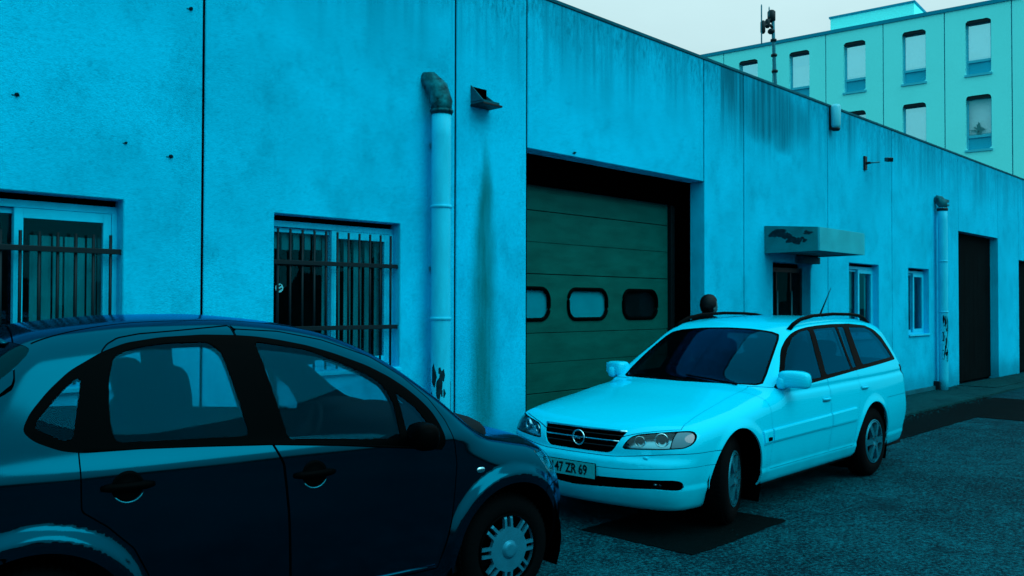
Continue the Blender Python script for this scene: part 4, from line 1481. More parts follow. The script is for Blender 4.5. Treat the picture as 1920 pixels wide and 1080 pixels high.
# panel joints
fd = poly_sdf([(-1.43, 1.50), (-1.417, 1.484), (-1.210, 1.470), (-1.0, 1.426), (-.754, 1.338), (-.596, 1.235), (-.472, 1.120), (-.406, 1.01), (-.372, .895), (-.361, .789), (-.385, .52), (-.45, .27), (-1.235, .255), (-1.262, .673), (-1.285, .888), (-1.328, .975), (-1.40, 1.25)])
rd = poly_sdf([(-1.436, 1.50), (-1.406, 1.25), (-1.334, .975), (-1.291, .888), (-1.268, .673), (-1.241, .255), (-1.83, .265), (-1.86, .50), (-1.92, .62), (-2.02, .72), (-2.113, .79), (-2.118, 1.012), (-2.08, 1.20), (-2.002, 1.405), (-1.980, 1.43), (-1.933, 1.455), (-1.845, 1.470), (-1.684, 1.481)])
hs.op('front_door', lambda x, y, z: fd(x, z), SIDE, gap=.0028)
hs.op('rear_door', lambda x, y, z: rd(x, z), SIDE, gap=.0028)
# roof channel seams, bonnet, lamps, bumpers, tailgate
yl = pchip([-2.4, -2.238, -2.06, -1.886, -1.7, -1.43, -1.1, -.96, -.76, -.6, -.46, -.33], [.60, .555, .512, .49, .48, .475, .49, .51, .565, .615, .655, .70])
hs.op('roof', lambda x, y, z: np.abs(y) - yl(x), lambda c, n: -2.26 < c.x < -.30 and c.z > .98 and n.z > .10, gap=.0045)
hl = poly_sdf([(.20, .80), (.36, .775), (.50, .72), (.62, .63), (.60, .585), (.42, .60), (.305, .655), (.27, .70)], .03)
hs.op('headlamp', lambda x, y, z: hl(x, z), lambda c, n: abs(c.y) > .36 and c.x > .15)
bn = poly_sdf([(.03, -.02), (.02, .2), (-.06, .45), (-.20, .62), (-.05, .63), (.2, .60), (.40, .52), (.52, .40), (.57, .2), (.575, -.02)])
hs.op('bonnet', lambda x, y, z: bn(x, np.abs(y)), lambda c, n: c.z > .6 and n.z > .25, gap=.0028)
hs.op('front_bumper', lambda x, y, z: np.maximum(z - .60 + .0 * x, .20 + .25 * (z - .45) - x), lambda c, n: c.x > -.1, gap=.0028)
hs.op('rear_bumper', lambda x, y, z: np.maximum(z - .655, x + 2.37 + .45 * (.655 - z)), lambda c, n: c.x < -2.2, gap=.0028)
tg = poly_sdf([(-.02, .70), (.58, .70), (.67, .95), (.672, 1.25), (.645, 1.40), (.60, 1.48), (.55, 1.6), (-.02, 1.6)])
hs.op('tailgate', lambda x, y, z: np.maximum(tg(np.abs(y), z), x + 2.26 + .35 * (1.5 - np.maximum(z, 1.5)) + .10 * np.abs(y)), lambda c, n: c.x < -2.0, gap=.003)
hs.op('tail_lamp', lambda x, y, z: rrect(np.abs(y), z, .72, .98, .07, .22, .05), lambda c, n: c.x < -2.45 and n.x < -.3)

hs.extract(['body'], 'body', M_BLUE, hatch)
hs.extract(['gap'], 'panel_joint', M_DARK, hatch, flange=0, offset=-.007)
hs.extract(['underbody'], 'underbody', M_DARK, hatch, flange=0)
hs.extract(['roof'], 'roof', M_BLUE, hatch)
hs.extract(['bonnet'], 'bonnet', M_BLUE, hatch)
hs.extract(['tailgate'], 'tailgate', M_BLUE, hatch)
hs.extract(['front_bumper'], 'front_bumper', M_BLUE, hatch)
hs.extract(['rear_bumper'], 'rear_bumper', M_BLUE, hatch)
hs.extract(['screen_border'], 'windscreen_border', M_TRIM, hatch)
hs.extract(['windscreen'], 'windscreen', M_GLASSC, hatch, flange=0, offset=-.003)
hs.extract(['rear_window'], 'rear_window', M_GLASSD, hatch, flange=0, offset=-.002)
for sd in (-1, 1):
    d1 = hs.extract(['front_door'], 'door', M_BLUE, hatch, side=sd)
    d2_ = hs.extract(['rear_door'], 'door', M_BLUE, hatch, side=sd)
    hs.extract(['trim'], 'window_surround', M_TRIM, hatch, side=sd, offset=-.001)
    hs.extract(['front_glass'], 'window', M_GLASSC, d1, side=sd, flange=0, offset=-.005)
    hs.extract(['corner_glass'], 'corner_window', M_GLASSW, hatch, side=sd, flange=0, offset=-.005)
    hs.extract(['rear_glass'], 'window', M_GLASSC, d2_, side=sd, flange=0, offset=-.005)
    hs.extract(['quarter_glass'], 'quarter_window', M_GLASSC, hatch, side=sd, flange=0, offset=-.005)
    h_ = hs.extract(['headlamp'], 'headlight', M_LAMP, hatch, side=sd, flange=.004)
    hs.extract(['headlamp'], 'reflector', M_CHROME, h_, side=sd, flange=0, offset=-.045)
    hs.extract(['tail_lamp'], 'tail_lamp', M_TRIM, hatch, side=sd)
    # cup door handles
    for dx, dz, par in ((-1.944, .868, d2_), (-1.142, .828, d1)):
        yy = hs.y_at(dx, dz, 1)
        ny = -1
        Q = Matrix.Translation((dx, sd * (yy - .004), dz)) @ Matrix.Rotation(R(90) * (1 if sd < 0 else -1), 4, 'X')
        hh = MB()
        hh.lathe([(.0, .010), (.050, .009), (.061, .0065), (.064, .002), (.064, -.01)], 28, Q @ Matrix.Diagonal((1, 1.0, 1, 1)), True)
        hh.obj('handle_cup', M_TRIM, par)
        bar = MB()
        pts = []
        for t in np.linspace(-1, 1, 9):
            xx = dx + .098 * t
            pts.append((xx, sd * (hs.y_at(xx, dz + .002, 1) + .014 - .016 * abs(t) ** 4), dz + .002 - .02 * t * 0))
        bar.tube(pts, [.012, .016, .018, .019, .019, .019, .018, .016, .012], 10)
        bar.obj('handle', M_TRIM, par)
        cr = MB()
        pts = [(dx + 0.0615 * math.cos(a), sd * (hs.y_at(dx + 0.0615 * math.cos(a), dz + 0.0615 * math.sin(a), 1) + .0035), dz + 0.0615 * math.sin(a)) for a in np.linspace(R(215), R(335), 12)]
        cr.tube(pts, [.001] + [.0035] * 10 + [.001], 6)
        cr.obj('handle_rim', M_ALLOY, par)
    # indicator lens ahead of the door
    yy = hs.y_at(-.212, .742, 1)
    ind = cushion('indicator', M_CHROME, hatch, (-.212, sd * (yy + .002), .742), (.026, .008, .016), .8, .8)
    # mirror
    yy = hs.y_at(-.50, .92, 1)
    mi = cushion('mirror', M_TRIM, hatch, (-.640, sd * (yy + .125), .968), (.062, .100, .066), .7, .6, (0, 0, R(8) * sd))
    MB().tube([(-.57, sd * (yy - .02), .91), (-.59, sd * (yy + .04), .92), (-.62, sd * (yy + .09), .945)], [.035, .03, .03], 10).obj('mirror_arm', M_TRIM, mi)
    # window seals: slim ledges under the glass
    sl_ = MB()
    pts = [(x, sd * (hs.y_at(x, zf, 1) + .002), zf) for x, zf in [(-.45, .876), (-.688, .905), (-1.006, .946), (-1.35, .981), (-1.6, .997), (-1.9, 1.013), (-2.1, 1.018)]]
    sl_.tube(pts, .006, 6).obj('belt_seal', M_TRIM, hatch)
    # sill cover and arch liners
    MB().tube([(x, sd * (hs.y_at(x, .285, 1) + .001), .285) for x in np.linspace(-.47, -1.82, 10)], .012, 8).obj('sill_strip', M_BLUE, hatch)
    for cx in (0.0, HWB):
        wl = MB()
        k_ = 20; vs = []
        for q in range(k_ + 1):
            a = R(-25 + 230 * q / k_)
            for yb in (.80, .46):
                vs.append((cx + .372 * math.cos(a), sd * yb, .305 + .372 * math.sin(a)))
        fs = [(2 * q, 2 * q + 1, 2 * q + 3, 2 * q + 2) for q in range(k_)]
        wl.add(vs, fs, True)
        wl.add([(cx - .4, sd * .455, .22), (cx + .4, sd * .455, .22), (cx + .4, sd * .455, .72), (cx - .4, sd * .455, .72)], [(0, 1, 2, 3)])
        wl.obj('wheel_arch_liner', M_DARK, hatch)
# roof-edge spoiler lip and high brake lamp
sp_l = MB()
pts = [(-2.335 - .10 * (1 - (y / .5) ** 2), y, hs.z_at(-2.30, y) - .012) for y in np.linspace(-.5, .5, 13)]
sp_l.tube(pts, [.008, .014] + [.017] * 9 + [.014, .008], 8, sx=2.0)
sp_l.obj('spoiler', M_BLUE, hatch)
MB().tube([(-2.40, y, 1.432) for y in np.linspace(-.16, .16, 7)], .011, 8).obj('brake_lamp', M_CHROME, hatch)
MB().box(-2.62, -2.60, -.3, .02, 1.12, 1.14).obj('rear_wiper', M_TRIM, hatch, .004)
# lining, floor, seats, dash
hs.extract(['body', 'gap', 'roof', 'bonnet', 'tailgate', 'front_door', 'rear_door', 'trim', 'screen_border'], 'cabin_lining', M_INNER, hatch, flange=0, offset=-.04, flip=True, pred=lambda c: c.x < .15)
MB().box(-2.7, .2, -.72, .72, .2, .26).obj('floor_pan', M_INNER, hatch)
for sy in (-.36, .36): make_seat(hatch, -1.30, sy, .30, .96, .26)
rs = cushion('rear_seat', M_SEAT, hatch, (-1.86, 0, .46), (.28, .62, .13), .4, .3)
cushion('rear_backrest', M_SEAT, rs, (-2.12, 0, .76), (.10, .60, .34), .45, .3, (0, R(-18), 0))
for sy in (-.36, .36): cushion('headrest', M_SEAT, rs, (-2.20, sy, 1.10), (.05, .12, .085), .6, .6)
MB().box(-2.75, -2.22, -.62, .62, .98, 1.0).obj('parcel_shelf', M_INNER, hatch)
cushion('dashboard', M_INNER, hatch, (-.28, 0, .84), (.28, .70, .16), .5, .3)
cushion('instrument_hood', M_INNER, hatch, (-.40, .36, .97), (.14, .19, .06), .7, .7)
swm = Matrix.Translation((-.66, .36, .84)) @ Matrix.Rotation(R(-62), 4, 'Y')
sw = MB().tube([swm @ Vector((.185 * math.cos(a), .185 * math.sin(a), 0)) for a in np.linspace(0, 2 * math.pi, 28, endpoint=False)], .014, 8, closed=True)
sw.tube([swm @ Vector((-.18, 0, 0)), swm @ Vector((0, 0, -.02)), swm @ Vector((.18, 0, 0))], .018, 6)
sw.lathe([(.0, -.03), (.07, -.025), (.07, .01), (0, .02)], 14, swm)
sw.obj('steering_wheel', M_INNER, hatch)
cushion('cabin_mirror', M_TRIM, hatch, (-.80, .02, 1.30), (.02, .11, .035), .7, .5)
MB().tube([(-.80, .02, 1.31), (-.86, .02, 1.39)], .01, 6).obj('mirror_stem', M_TRIM, hatch)
# wheels
Rh = .186
def hub_hole(r, th):
    p = 2 * math.pi / 8
    t = np.abs((th + p / 2) % p - p / 2) * r
    return np.maximum(np.maximum(.0078 - np.abs(t - .0195), .625 * Rh - r + .25 * np.maximum(0, .012 - np.abs(t - .0)) ), r - .945 * Rh)
def hub_prof(r):
    q = r / Rh
    return .012 - .010 * q ** 2 - .020 * max(0, (q - .88) / .12) ** 2 + (.016 * (1 - min(1, (q / .255)) ** 6) if q < .26 else 0)
hub_me = polar_cap(hub_hole, Rh, hub_prof, 26, 144, .022)
hub_me.materials.append(M_HUB)
hub_me.polygons.foreach_set('use_smooth', [False] * len(hub_me.polygons))
for cx, st in ((0.0, 0), (HWB, 0)):
    for sd in (-1, 1):
        w = make_wheel(hatch, cx, sd * .795, .29, .289, Rh, hub_me, 'hubcap', M_HUB, sd, st, .17, hubcap=True)

# ================================================================== white estate car
wagon = empty('estate_car', (5.94, 4.128, 0), math.pi + .0123)
tag(wagon, 'white estate car with black roof rails, parked nose to nose with the dark hatchback', 'car', 'cars parked along the workshop')
WF = wagon_field()
ws = Shell(WF, (-3.86, -1.0, .10), (1.12, 1.0, 1.62), .0165)
WAX = ((.085, .325), (-2.475, .322))
ws.op('arch', lambda x, y, z: (np.hypot((x - .14) / .36, (z - .30) / .41) - 1) * .37, lambda c, n: abs(c.y) > .5 and c.z < .8)
ws.op('arch', lambda x, y, z: (np.hypot((x + 2.405) / .388, (z - .30) / .405) - 1) * .37, lambda c, n: abs(c.y) > .5 and c.z < .8)
ws.remove('arch')
ws.op('underbody', lambda x, y, z: z - (.188 + .05 * smooth(-x, -.6, .2)), lambda c, n: c.z < .35)
dlo2 = poly_sdf([(-.600, .948), (-.665, .986), (-.725, 1.031), (-.785, 1.079), (-.85, 1.129), (-.92, 1.182), (-.99, 1.230), (-1.06, 1.272), (-1.128, 1.310), (-1.195, 1.341), (-1.26, 1.364), (-1.33, 1.381), (-1.40, 1.393), (-1.541, 1.407), (-1.756, 1.418), (-2.050, 1.426), (-2.453, 1.425), (-2.849, 1.402), (-3.033, 1.357), (-3.180, 1.279), (-3.272, 1.152), (-3.312, 1.053), (-2.163, 1.004), (-1.168, .950), (-.60, .936)], .03)
ws.op('trim', lambda x, y, z: dlo2(x, z), SIDE)
for nm, pts, r in (('front_glass', [(-.70, .975), (-.890, 1.130), (-1.02, 1.222), (-1.20, 1.325), (-1.358, 1.370), (-1.534, 1.388), (-1.438, 1.111), (-1.385, .985)], .02),
                   ('rear_glass', [(-1.626, 1.388), (-2.10, 1.400), (-2.085, 1.2), (-2.055, 1.022), (-1.49, 1.0), (-1.55, 1.129)], .015),
                   ('small_glass', [(-2.150, 1.398), (-2.285, 1.398), (-2.235, 1.198), (-2.19, 1.034), (-2.10, 1.028)], .012),
                   ('cargo_glass', [(-2.400, 1.392), (-2.817, 1.382), (-2.961, 1.345), (-3.11, 1.25), (-3.20, 1.13), (-3.225, 1.082), (-2.345, 1.045), (-2.37, 1.188)], .025)):
    sd_f = poly_sdf(pts, r)
    ws.op(nm, lambda x, y, z, q=sd_f: q(x, z), SIDE, src=('trim',))
wsp2 = poly_sdf([(-.455, -.02), (-.475, .2), (-.515, .42), (-.565, .63), (-.60, .675), (-.70, .662), (-.90, .617), (-1.10, .568), (-1.175, .535), (-1.205, .45), (-1.228, .25), (-1.238, -.02)])
ws.op('screen_border', lambda x, y, z: wsp2(x, np.abs(y)), lambda c, n: c.z > .85 and -1.3 < c.x < -.3 and n.z > .1)
ws.op('windscreen', lambda x, y, z: wsp2(x, np.abs(y)) + .022, None, src=('screen_border',))
rgl2 = poly_sdf([(-.01, 1.05), (.62, 1.05), (.64, 1.12), (.58, 1.34), (-.01, 1.37)], .05)
ws.op('rear_window', lambda x, y, z: rgl2(np.abs(y), z), lambda c, n: c.x < -3.2 and n.x < -.3)
FR = lambda c, n: c.x > .45 and n.x > .12
gpoly = poly_sdf([(-.375, .706), (.375, .706), (.318, .590), (.295, .565), (.26, .556), (-.26, .556), (-.295, .565), (-.318, .590)], .012)
ws.op('grille', lambda x, y, z: gpoly(y, z), FR)
hpoly = poly_sdf([(.372, .590), (.385, .627), (.420, .676), (.463, .694), (.521, .704), (.62, .716), (.728, .728), (.767, .729), (.79, .722), (.812, .698), (.817, .668), (.809, .639), (.775, .617), (.657, .605), (.50, .596)], .012)
ws.op('lamp_rim', lambda x, y, z: hpoly(np.abs(y), z), lambda c, n: c.x > .42)
ws.op('headlamp', lambda x, y, z: np.maximum(hpoly(np.abs(y), z) + .008, np.abs(y) - .700), None, src=('lamp_rim',))
ws.op('turn_lamp', lambda x, y, z: np.maximum(hpoly(np.abs(y), z) + .008, .706 - np.abs(y)), None, src=('lamp_rim',))
ipoly = poly_sdf([(-.74, .408), (-.534, .401), (0, .386), (.534, .401), (.74, .408), (.775, .397), (.780, .345), (.762, .333), (.638, .338), (0, .303), (-.638, .338), (-.762, .333), (-.780, .345), (-.775, .397)], .015)
ws.op('intake', lambda x, y, z: ipoly(y, z), FR)
seam = lambda y: .536 + .045 * smooth(np.abs(y), .25, .82)
ws.op('front_bumper', lambda x, y, z: np.maximum(z - seam(y), .30 - x), lambda c, n: c.x > .15, gap=.0026)
# moulded line across the bumper
ws.op('bumper_lower', lambda x, y, z: z - (.457 + .03 * smooth(np.abs(y), .3, .85)), lambda c, n: c.x > .30, src=('front_bumper',), gap=.0022)
hood = poly_sdf([(-.455, -.1), (-.46, .13), (-.50, .40), (-.535, .585), (-.43, .602), (-.115, .613), (.248, .652), (.592, .694), (.671, .714), (.73, .63), (.79, .52), (.835, .42), (.862, .36), (.885, .2), (.892, -.1)])
ws.op('bonnet', lambda x, y, z: hood(x, np.abs(y)), lambda c, n: c.z > .66 and n.z > .2, gap=.0028)
fd2 = poly_sdf([(-.36, .957), (-.62, .945), (-1.47, .975), (-1.475, .90), (-1.445, .75), (-1.442, .345), (-.362, .345)])
rd2 = poly_sdf([(-1.476, .975), (-2.155, 1.01), (-2.14, .95), (-2.10, .80), (-2.06, .70), (-2.0, .60), (-1.985, .345), (-1.447, .345), (-1.450, .75), (-1.481, .90)])
ws.op('front_door', lambda x, y, z: fd2(x, z), SIDE, gap=.0022)
ws.op('rear_door', lambda x, y, z: rd2(x, z), SIDE, gap=.0022)
ws.op('rear_bumper', lambda x, y, z: np.maximum(z - .715, x + 2.76), lambda c, n: c.x < -2.6, gap=.0022)
ws.op('tail_lamp', lambda x, y, z: np.maximum(np.maximum(.74 - z, z - 1.0), x + 3.33 + .28 * (1 - z)), lambda c, n: abs(c.y) > .45 and c.x < -3.0)
tg2 = poly_sdf([(-.02, .74), (.62, .74), (.68, 1.0), (.66, 1.2), (.60, 1.41), (-.02, 1.44)])
ws.op('tailgate', lambda x, y, z: tg2(np.abs(y), z), lambda c, n: c.x < -3.2 and n.x < -.2, gap=.003)

ws.extract(['body'], 'body', M_WHITE, wagon)
ws.extract(['gap'], 'panel_joint', simple('joint_shadow', (.0, .10, .16), .8), wagon, flange=0, offset=-.006)
ws.extract(['underbody'], 'underbody', M_DARK, wagon, flange=0)
for nm in ('bonnet', 'rear_bumper', 'tailgate'):
    ws.extract([nm], nm, M_WHITE, wagon)
ws.extract(['front_bumper', 'bumper_lower'], 'front_bumper', M_WHITE, wagon)
gri = ws.extract(['grille'], 'grille', M_DARK, wagon, flange=0, offset=-.035)
ws.extract(['intake'], 'air_intake', M_DARK, wagon, flange=0, offset=-.03)
ws.extract(['screen_border'], 'windscreen_border', M_TRIM, wagon)
ws.extract(['windscreen'], 'windscreen', M_GLASSW, wagon, flange=0, offset=-.002)
ws.extract(['rear_window'], 'rear_window', M_GLASSW, wagon, flange=0, offset=-.002)
# grille rails, chrome strip and the ring badge with its flash
for zz, rr_, mm, nm, yy_ in ((.637, .006, M_CHROME, 'grille_bar', .335), (.60, .004, M_BAR, 'grille_rail', .31), (.672, .004, M_BAR, 'grille_rail', .35), (.703, .0085, M_CHROME, 'chrome_strip', .372)):
    pts = [(ws.x_at(y, zz) - (.012 if zz < .7 else .0), y, zz) for y in np.linspace(-yy_, yy_, 15)]
    MB().tube(pts, rr_, 6).obj(nm, mm, gri)
bx_ = ws.x_at(0, .637) + .004
MB().tube([(bx_ - .0, .052 * math.cos(a), .637 + .052 * math.sin(a)) for a in np.linspace(0, 2 * math.pi, 28, endpoint=False)], .0055, 8, closed=True).obj('ring_badge', M_CHROME, gri)
zg = [(-.075, .009), (.012, .009), (-.006, -.003), (.075, -.009), (-.012, -.009), (.006, .003)]
zb_ = MB()
zb_.add([(bx_ - .003, -a, .637 + b) for a, b in zg] + [(bx_ + .003, -a, .637 + b) for a, b in zg], [tuple(range(6)), tuple(range(11, 5, -1))] + [(i, (i + 1) % 6, 6 + (i + 1) % 6, 6 + i) for i in range(6)])
zb_.obj('badge_flash', M_CHROME, gri)
# number plate
px_ = ws.x_at(.0, .425) + .012
plm = Matrix.Translation((px_, -.03, .422)) @ Matrix.Rotation(R(90), 4, 'Z') @ Matrix.Rotation(R(90), 4, 'X')
pl_ = MB().box(-.243, .243, -.058, .058, -.004, .001, mtx=plm).obj('plate_holder', M_TRIM, wagon, .002)
MB().box(-.236, .236, -.052, .052, .0012, .004, mtx=plm).obj('plate', M_PLATEW, pl_, .0015)
text_mesh('147 ZR 69', .098, M_PLATEK, pl_, plm @ Matrix.Translation((0, -.002, .0052)), .0008, .80, 'plate_lettering')
for sd in (-1, 1):
    d1 = ws.extract(['front_door'], 'door', M_WHITE, wagon, side=sd)
    d2_ = ws.extract(['rear_door'], 'door', M_WHITE, wagon, side=sd)
    ws.extract(['trim'], 'window_surround', M_TRIM, wagon, side=sd, offset=-.001)
    ws.extract(['front_glass'], 'window', M_GLASSW, d1, side=sd, flange=0, offset=-.004)
    ws.extract(['rear_glass'], 'window', M_GLASSW, d2_, side=sd, flange=0, offset=-.004)
    ws.extract(['small_glass'], 'small_window', M_GLASSW, d2_, side=sd, flange=0, offset=-.004)
    ws.extract(['cargo_glass'], 'rear_side_window', M_GLASSW, wagon, side=sd, flange=0, offset=-.004)
    ws.extract(['tail_lamp'], 'tail_lamp', M_TRIM, wagon, side=sd)
    hl_ = ws.extract(['headlamp'], 'headlight', M_LAMP, wagon, side=sd, flange=0)
    ws.extract(['lamp_rim'], 'lamp_rim', M_TRIM, hl_, side=sd, flange=.03, offset=-.001)
    ws.extract(['turn_lamp'], 'turn_lamp', simple('turn_lens', (.0, .14, .20), .25, coat=1.0), hl_, side=sd, flange=0, offset=-.001)
    ws.extract(['headlamp'], 'reflector', simple('lamp_reflector', (.10, .42, .50), .28, metal=.9), hl_, side=sd, flange=0, offset=-.05)
    for yy, zz, rr_ in ((.615, .662, .043), (.47, .645, .034)):
        xx = ws.x_at(yy, zz) - .045
        Q = Matrix.Translation((xx, sd * yy, zz)) @ Matrix.Rotation(R(28) * sd, 4, 'Z') @ Matrix.Rotation(R(90), 4, 'Y')
        MB().lathe([(rr_ * 1.12, -.02), (rr_ * 1.12, .012), (rr_, .014), (rr_ * .96, .004), (rr_ * .5, -.016), (0, -.02)], 22, Q, cap=False).obj('reflector_bowl', M_CHROME, hl_)
        MB().lathe([(rr_ * .55, -.012), (rr_ * .5, .004), (rr_ * .3, .016), (0, .02)], 16, Q, cap=False).obj('projector_lens', M_TRIM, hl_)
    # washer jet cover, fog lamp
    xx = ws.x_at(.55, .542)
    cushion('washer_cover', M_WHITE, wagon, (xx - .001, sd * .55, .542), (.011, .022, .012), .7, .7)
    xx = ws.x_at(.64, .366)
    cushion('fog_lamp', M_LAMP, wagon, (xx - .022, sd * .64, .367), (.012, .030, .014), .8, .8)
    cushion('fog_reflector', M_CHROME, wagon, (xx - .026, sd * .615, .367), (.008, .012, .008), .8, .8)
    # handles
    for dx, dz, par in ((-1.365, .797, d1), (-2.212, .84, d2_)):
        yy = ws.y_at(dx, dz, 1)
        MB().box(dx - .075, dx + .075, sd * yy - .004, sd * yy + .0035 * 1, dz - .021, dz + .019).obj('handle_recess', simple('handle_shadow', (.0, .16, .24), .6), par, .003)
        pts = [(dx + .07 * t, sd * (ws.y_at(dx + .07 * t, dz, 1) + .014 - .012 * t ** 4), dz + .008) for t in np.linspace(-1, 1, 7)]
        MB().tube(pts, .0115, 8).obj('handle', M_WHITE, par)
    # rubbing strip: one length per panel
    for xa, xb in ((-.205, -.352), (-.370, -1.436), (-1.452, -1.975)):
        V_ = []; F_q = []
        nn = max(3, int(abs(xb - xa) / .05))
        for x in np.linspace(xa, xb, nn):
            z0 = .548 + .010 * (-x - .2); z1 = .652 + .022 * (-x - .2)
            for zz, oo in ((z0, -.004), (z0 + .002, .010), (z0 + .016, .014), (z1 - .016, .013), (z1 - .004, .009), (z1, -.004)):
                V_.append((x, sd * (ws.y_at(x, zz, 1) + oo), zz))
        for k in range(nn - 1):
            for q in range(5):
                F_q.append((k * 6 + q, k * 6 + q + 1, (k + 1) * 6 + q + 1, (k + 1) * 6 + q))
        F_q += [(0, 1, 2, 3, 4, 5), tuple((nn - 1) * 6 + q for q in range(5, -1, -1))]
        MB().add(V_, F_q).obj('rubbing_strip', M_WHITE, wagon)
    # side repeater in the rubbing strip
    yy = ws.y_at(-.30, .583, 1)
    cushion('side_repeater', M_TRIM, wagon, (-.30, sd * (yy + .013), .583), (.034, .006, .014), .4, .4)
    # mirror
    yy = ws.y_at(-.62, .93, 1)
    vs, fs = superell((-.68, sd * (yy + (.10 if sd > 0 else .0)), 1.015), (.075, .125 if sd > 0 else .10, .068), .5, .5, Euler((R(0), 0, R(12) * sd)).to_matrix().to_4x4())
    vs = [Vector((v.x, v.y, v.z - .018 * max(0, (abs(v.y) - yy - .12) / .15))) for v in vs]
    mi = MB().add(vs, fs, True).obj('mirror', M_WHITE, wagon)
    MB().box(-.76, -.752, min(sd * (yy + .01), sd * (yy + .19)), max(sd * (yy + .01), sd * (yy + .19)), .970, 1.06).obj('mirror_glass', M_CHROME, mi, .01)
    cushion('mirror_foot', M_WHITE, mi, (-.645, sd * (yy + .018), .985), (.06, .04, .05), .6, .6)
    # roof rail
    pts = []
    for x, dz in ((-1.28, .0), (-1.36, .02), (-1.50, .045), (-1.75, .058), (-2.2, .06), (-2.6, .06), (-2.85, .052), (-3.0, .03), (-3.10, .0)):
        yy = .57 - .03 * smooth(-x, 2.6, 3.1)
        pts.append((x, sd * float(yy), ws.z_at(x, float(yy)) + dz))
    MB().tube(pts, [.022, .019, .017, .016, .016, .016, .017, .02, .022], 8).obj('roof_rail', M_TRIM, wagon)
    # arch liners
    for cx, rx, rz in ((.14, .38, .43), (-2.405, .408, .425)):
        wl = MB(); k_ = 20; vs = []
        for q in range(k_ + 1):
            a = R(-25 + 230 * q / k_)
            for yb in (.84, .48): vs.append((cx + rx * math.cos(a), sd * yb, .30 + rz * math.sin(a)))
        wl.add(vs, [(2 * q, 2 * q + 1, 2 * q + 3, 2 * q + 2) for q in range(k_)], True)
        wl.add([(cx - .42, sd * .475, .24), (cx + .42, sd * .475, .24), (cx + .42, sd * .475, .72), (cx - .42, sd * .475, .72)], [(0, 1, 2, 3)])
        wl.obj('wheel_arch_liner', M_DARK, wagon)
ws.extract(['body', 'gap', 'bonnet', 'tailgate', 'front_door', 'rear_door', 'trim', 'screen_border'], 'cabin_lining', M_INNER, wagon, flange=0, offset=-.04, flip=True, pred=lambda c: c.x < -.35)
MB().box(-3.4, -.4, -.76, .76, .2, .27).obj('floor_pan', M_INNER, wagon)
for sy in (-.37, .37): make_seat(wagon, -1.42, sy, .27, 1.0, .25)
rs = cushion('rear_seat', M_SEAT, wagon, (-2.1, 0, .42), (.28, .64, .13), .4, .3)
cushion('rear_backrest', M_SEAT, rs, (-2.40, 0, .78), (.10, .62, .36), .45, .3, (0, R(-14), 0))
for sy in (-.36, .36): cushion('headrest', M_SEAT, rs, (-2.46, sy, 1.18), (.05, .13, .08), .6, .6)
cushion('dashboard', M_INNER, wagon, (-.70, 0, .80), (.30, .74, .15), .5, .3)
swm = Matrix.Translation((-1.02, .37, .86)) @ Matrix.Rotation(R(-62), 4, 'Y')
sw = MB().tube([swm @ Vector((.19 * math.cos(a), .19 * math.sin(a), 0)) for a in np.linspace(0, 2 * math.pi, 28, endpoint=False)], .014, 8, closed=True)
sw.lathe([(.0, -.03), (.08, -.025), (.08, .01), (0, .02)], 14, swm)
sw.obj('steering_wheel', M_INNER, wagon)
cushion('cabin_mirror', M_TRIM, wagon, (-1.12, 0, 1.27), (.02, .11, .035), .7, .5)
# wiper blades at the foot of the windscreen
for a_, b_ in (((-.50, .50), (-.575, -.02)), ((-.475, -.06), (-.58, -.56))):
    pts = []
    for t in np.linspace(0, 1, 7):
        x, y = a_[0] + (b_[0] - a_[0]) * t, a_[1] + (b_[1] - a_[1]) * t
        pts.append((x, y, ws.z_at(x, y) + .012))
    MB().tube(pts, .008, 6).obj('wiper', M_TRIM, wagon)
MB().tube([(-3.17, 0, ws.z_at(-3.17, 0)), (-3.24, 0, 1.53), (-3.495, 0, 1.79)], [.012, .009, .003], 8).obj('aerial', M_TRIM, wagon)
Ra = .20
def alloy_hole(r, th):
    p = 2 * math.pi / 6
    t = np.abs((th + p / 2) % p - p / 2) * r
    return np.maximum(np.maximum(.016 + .07 * r - t, .34 * Ra - r), r - .89 * Ra)
def alloy_prof(r):
    q = r / Ra
    return .004 - .018 * (1 - abs(q - .55) * 1.2) * 0 + .012 * (1 - q) - .022 * max(0, (.45 - q) / .45) ** 2 - .02 * max(0, (q - .88) / .12) ** 2
alloy_me = polar_cap(alloy_hole, Ra, alloy_prof, 24, 120, .03)
alloy_me.materials.append(M_ALLOY)
for (cx, cz), st in ((WAX[0], R(17)), (WAX[1], 0)):
    for sd in (-1, 1):
        w = make_wheel(wagon, cx, sd * (.80 if cx > -1 else .845), cz, cz - .002, Ra, alloy_me, 'alloy_face', M_ALLOY, sd, st, .195)
        for k in range(5):
            a = 2 * math.pi * k / 5
            MB().lathe([(.009, -.02), (.009, .008), (.0, .009)], 8, Matrix.Translation((.052 * math.cos(a), -.004, .052 * math.sin(a))) @ Matrix.Rotation(R(90), 4, 'X')).obj('wheel_bolt', M_BAR, w)

# ------------------------------------------------------------------ the person standing behind the white car
person = empty('person', (8.87, 5.36, 0), R(-12))
tag(person, 'person with black hair and black jacket standing behind the white car', 'person')


def skin_fig(name, verts, edges, m, parent, lev=2):
    me = bpy.data.meshes.new(name)
    me.from_pydata([v[:3] for v in verts], edges, [])
    o = link(name, me, m, parent)
    o.modifiers.new('skin', 'SKIN')
    for i, v in enumerate(verts):
        r = v[3]
        sv = me.skin_vertices[0].data[i]
        sv.radius = r if isinstance(r, tuple) else (r, r)
        sv.use_root = (i == 0)
    s = o.modifiers.new('sub', 'SUBSURF'); s.levels = lev; s.render_levels = lev
    return o


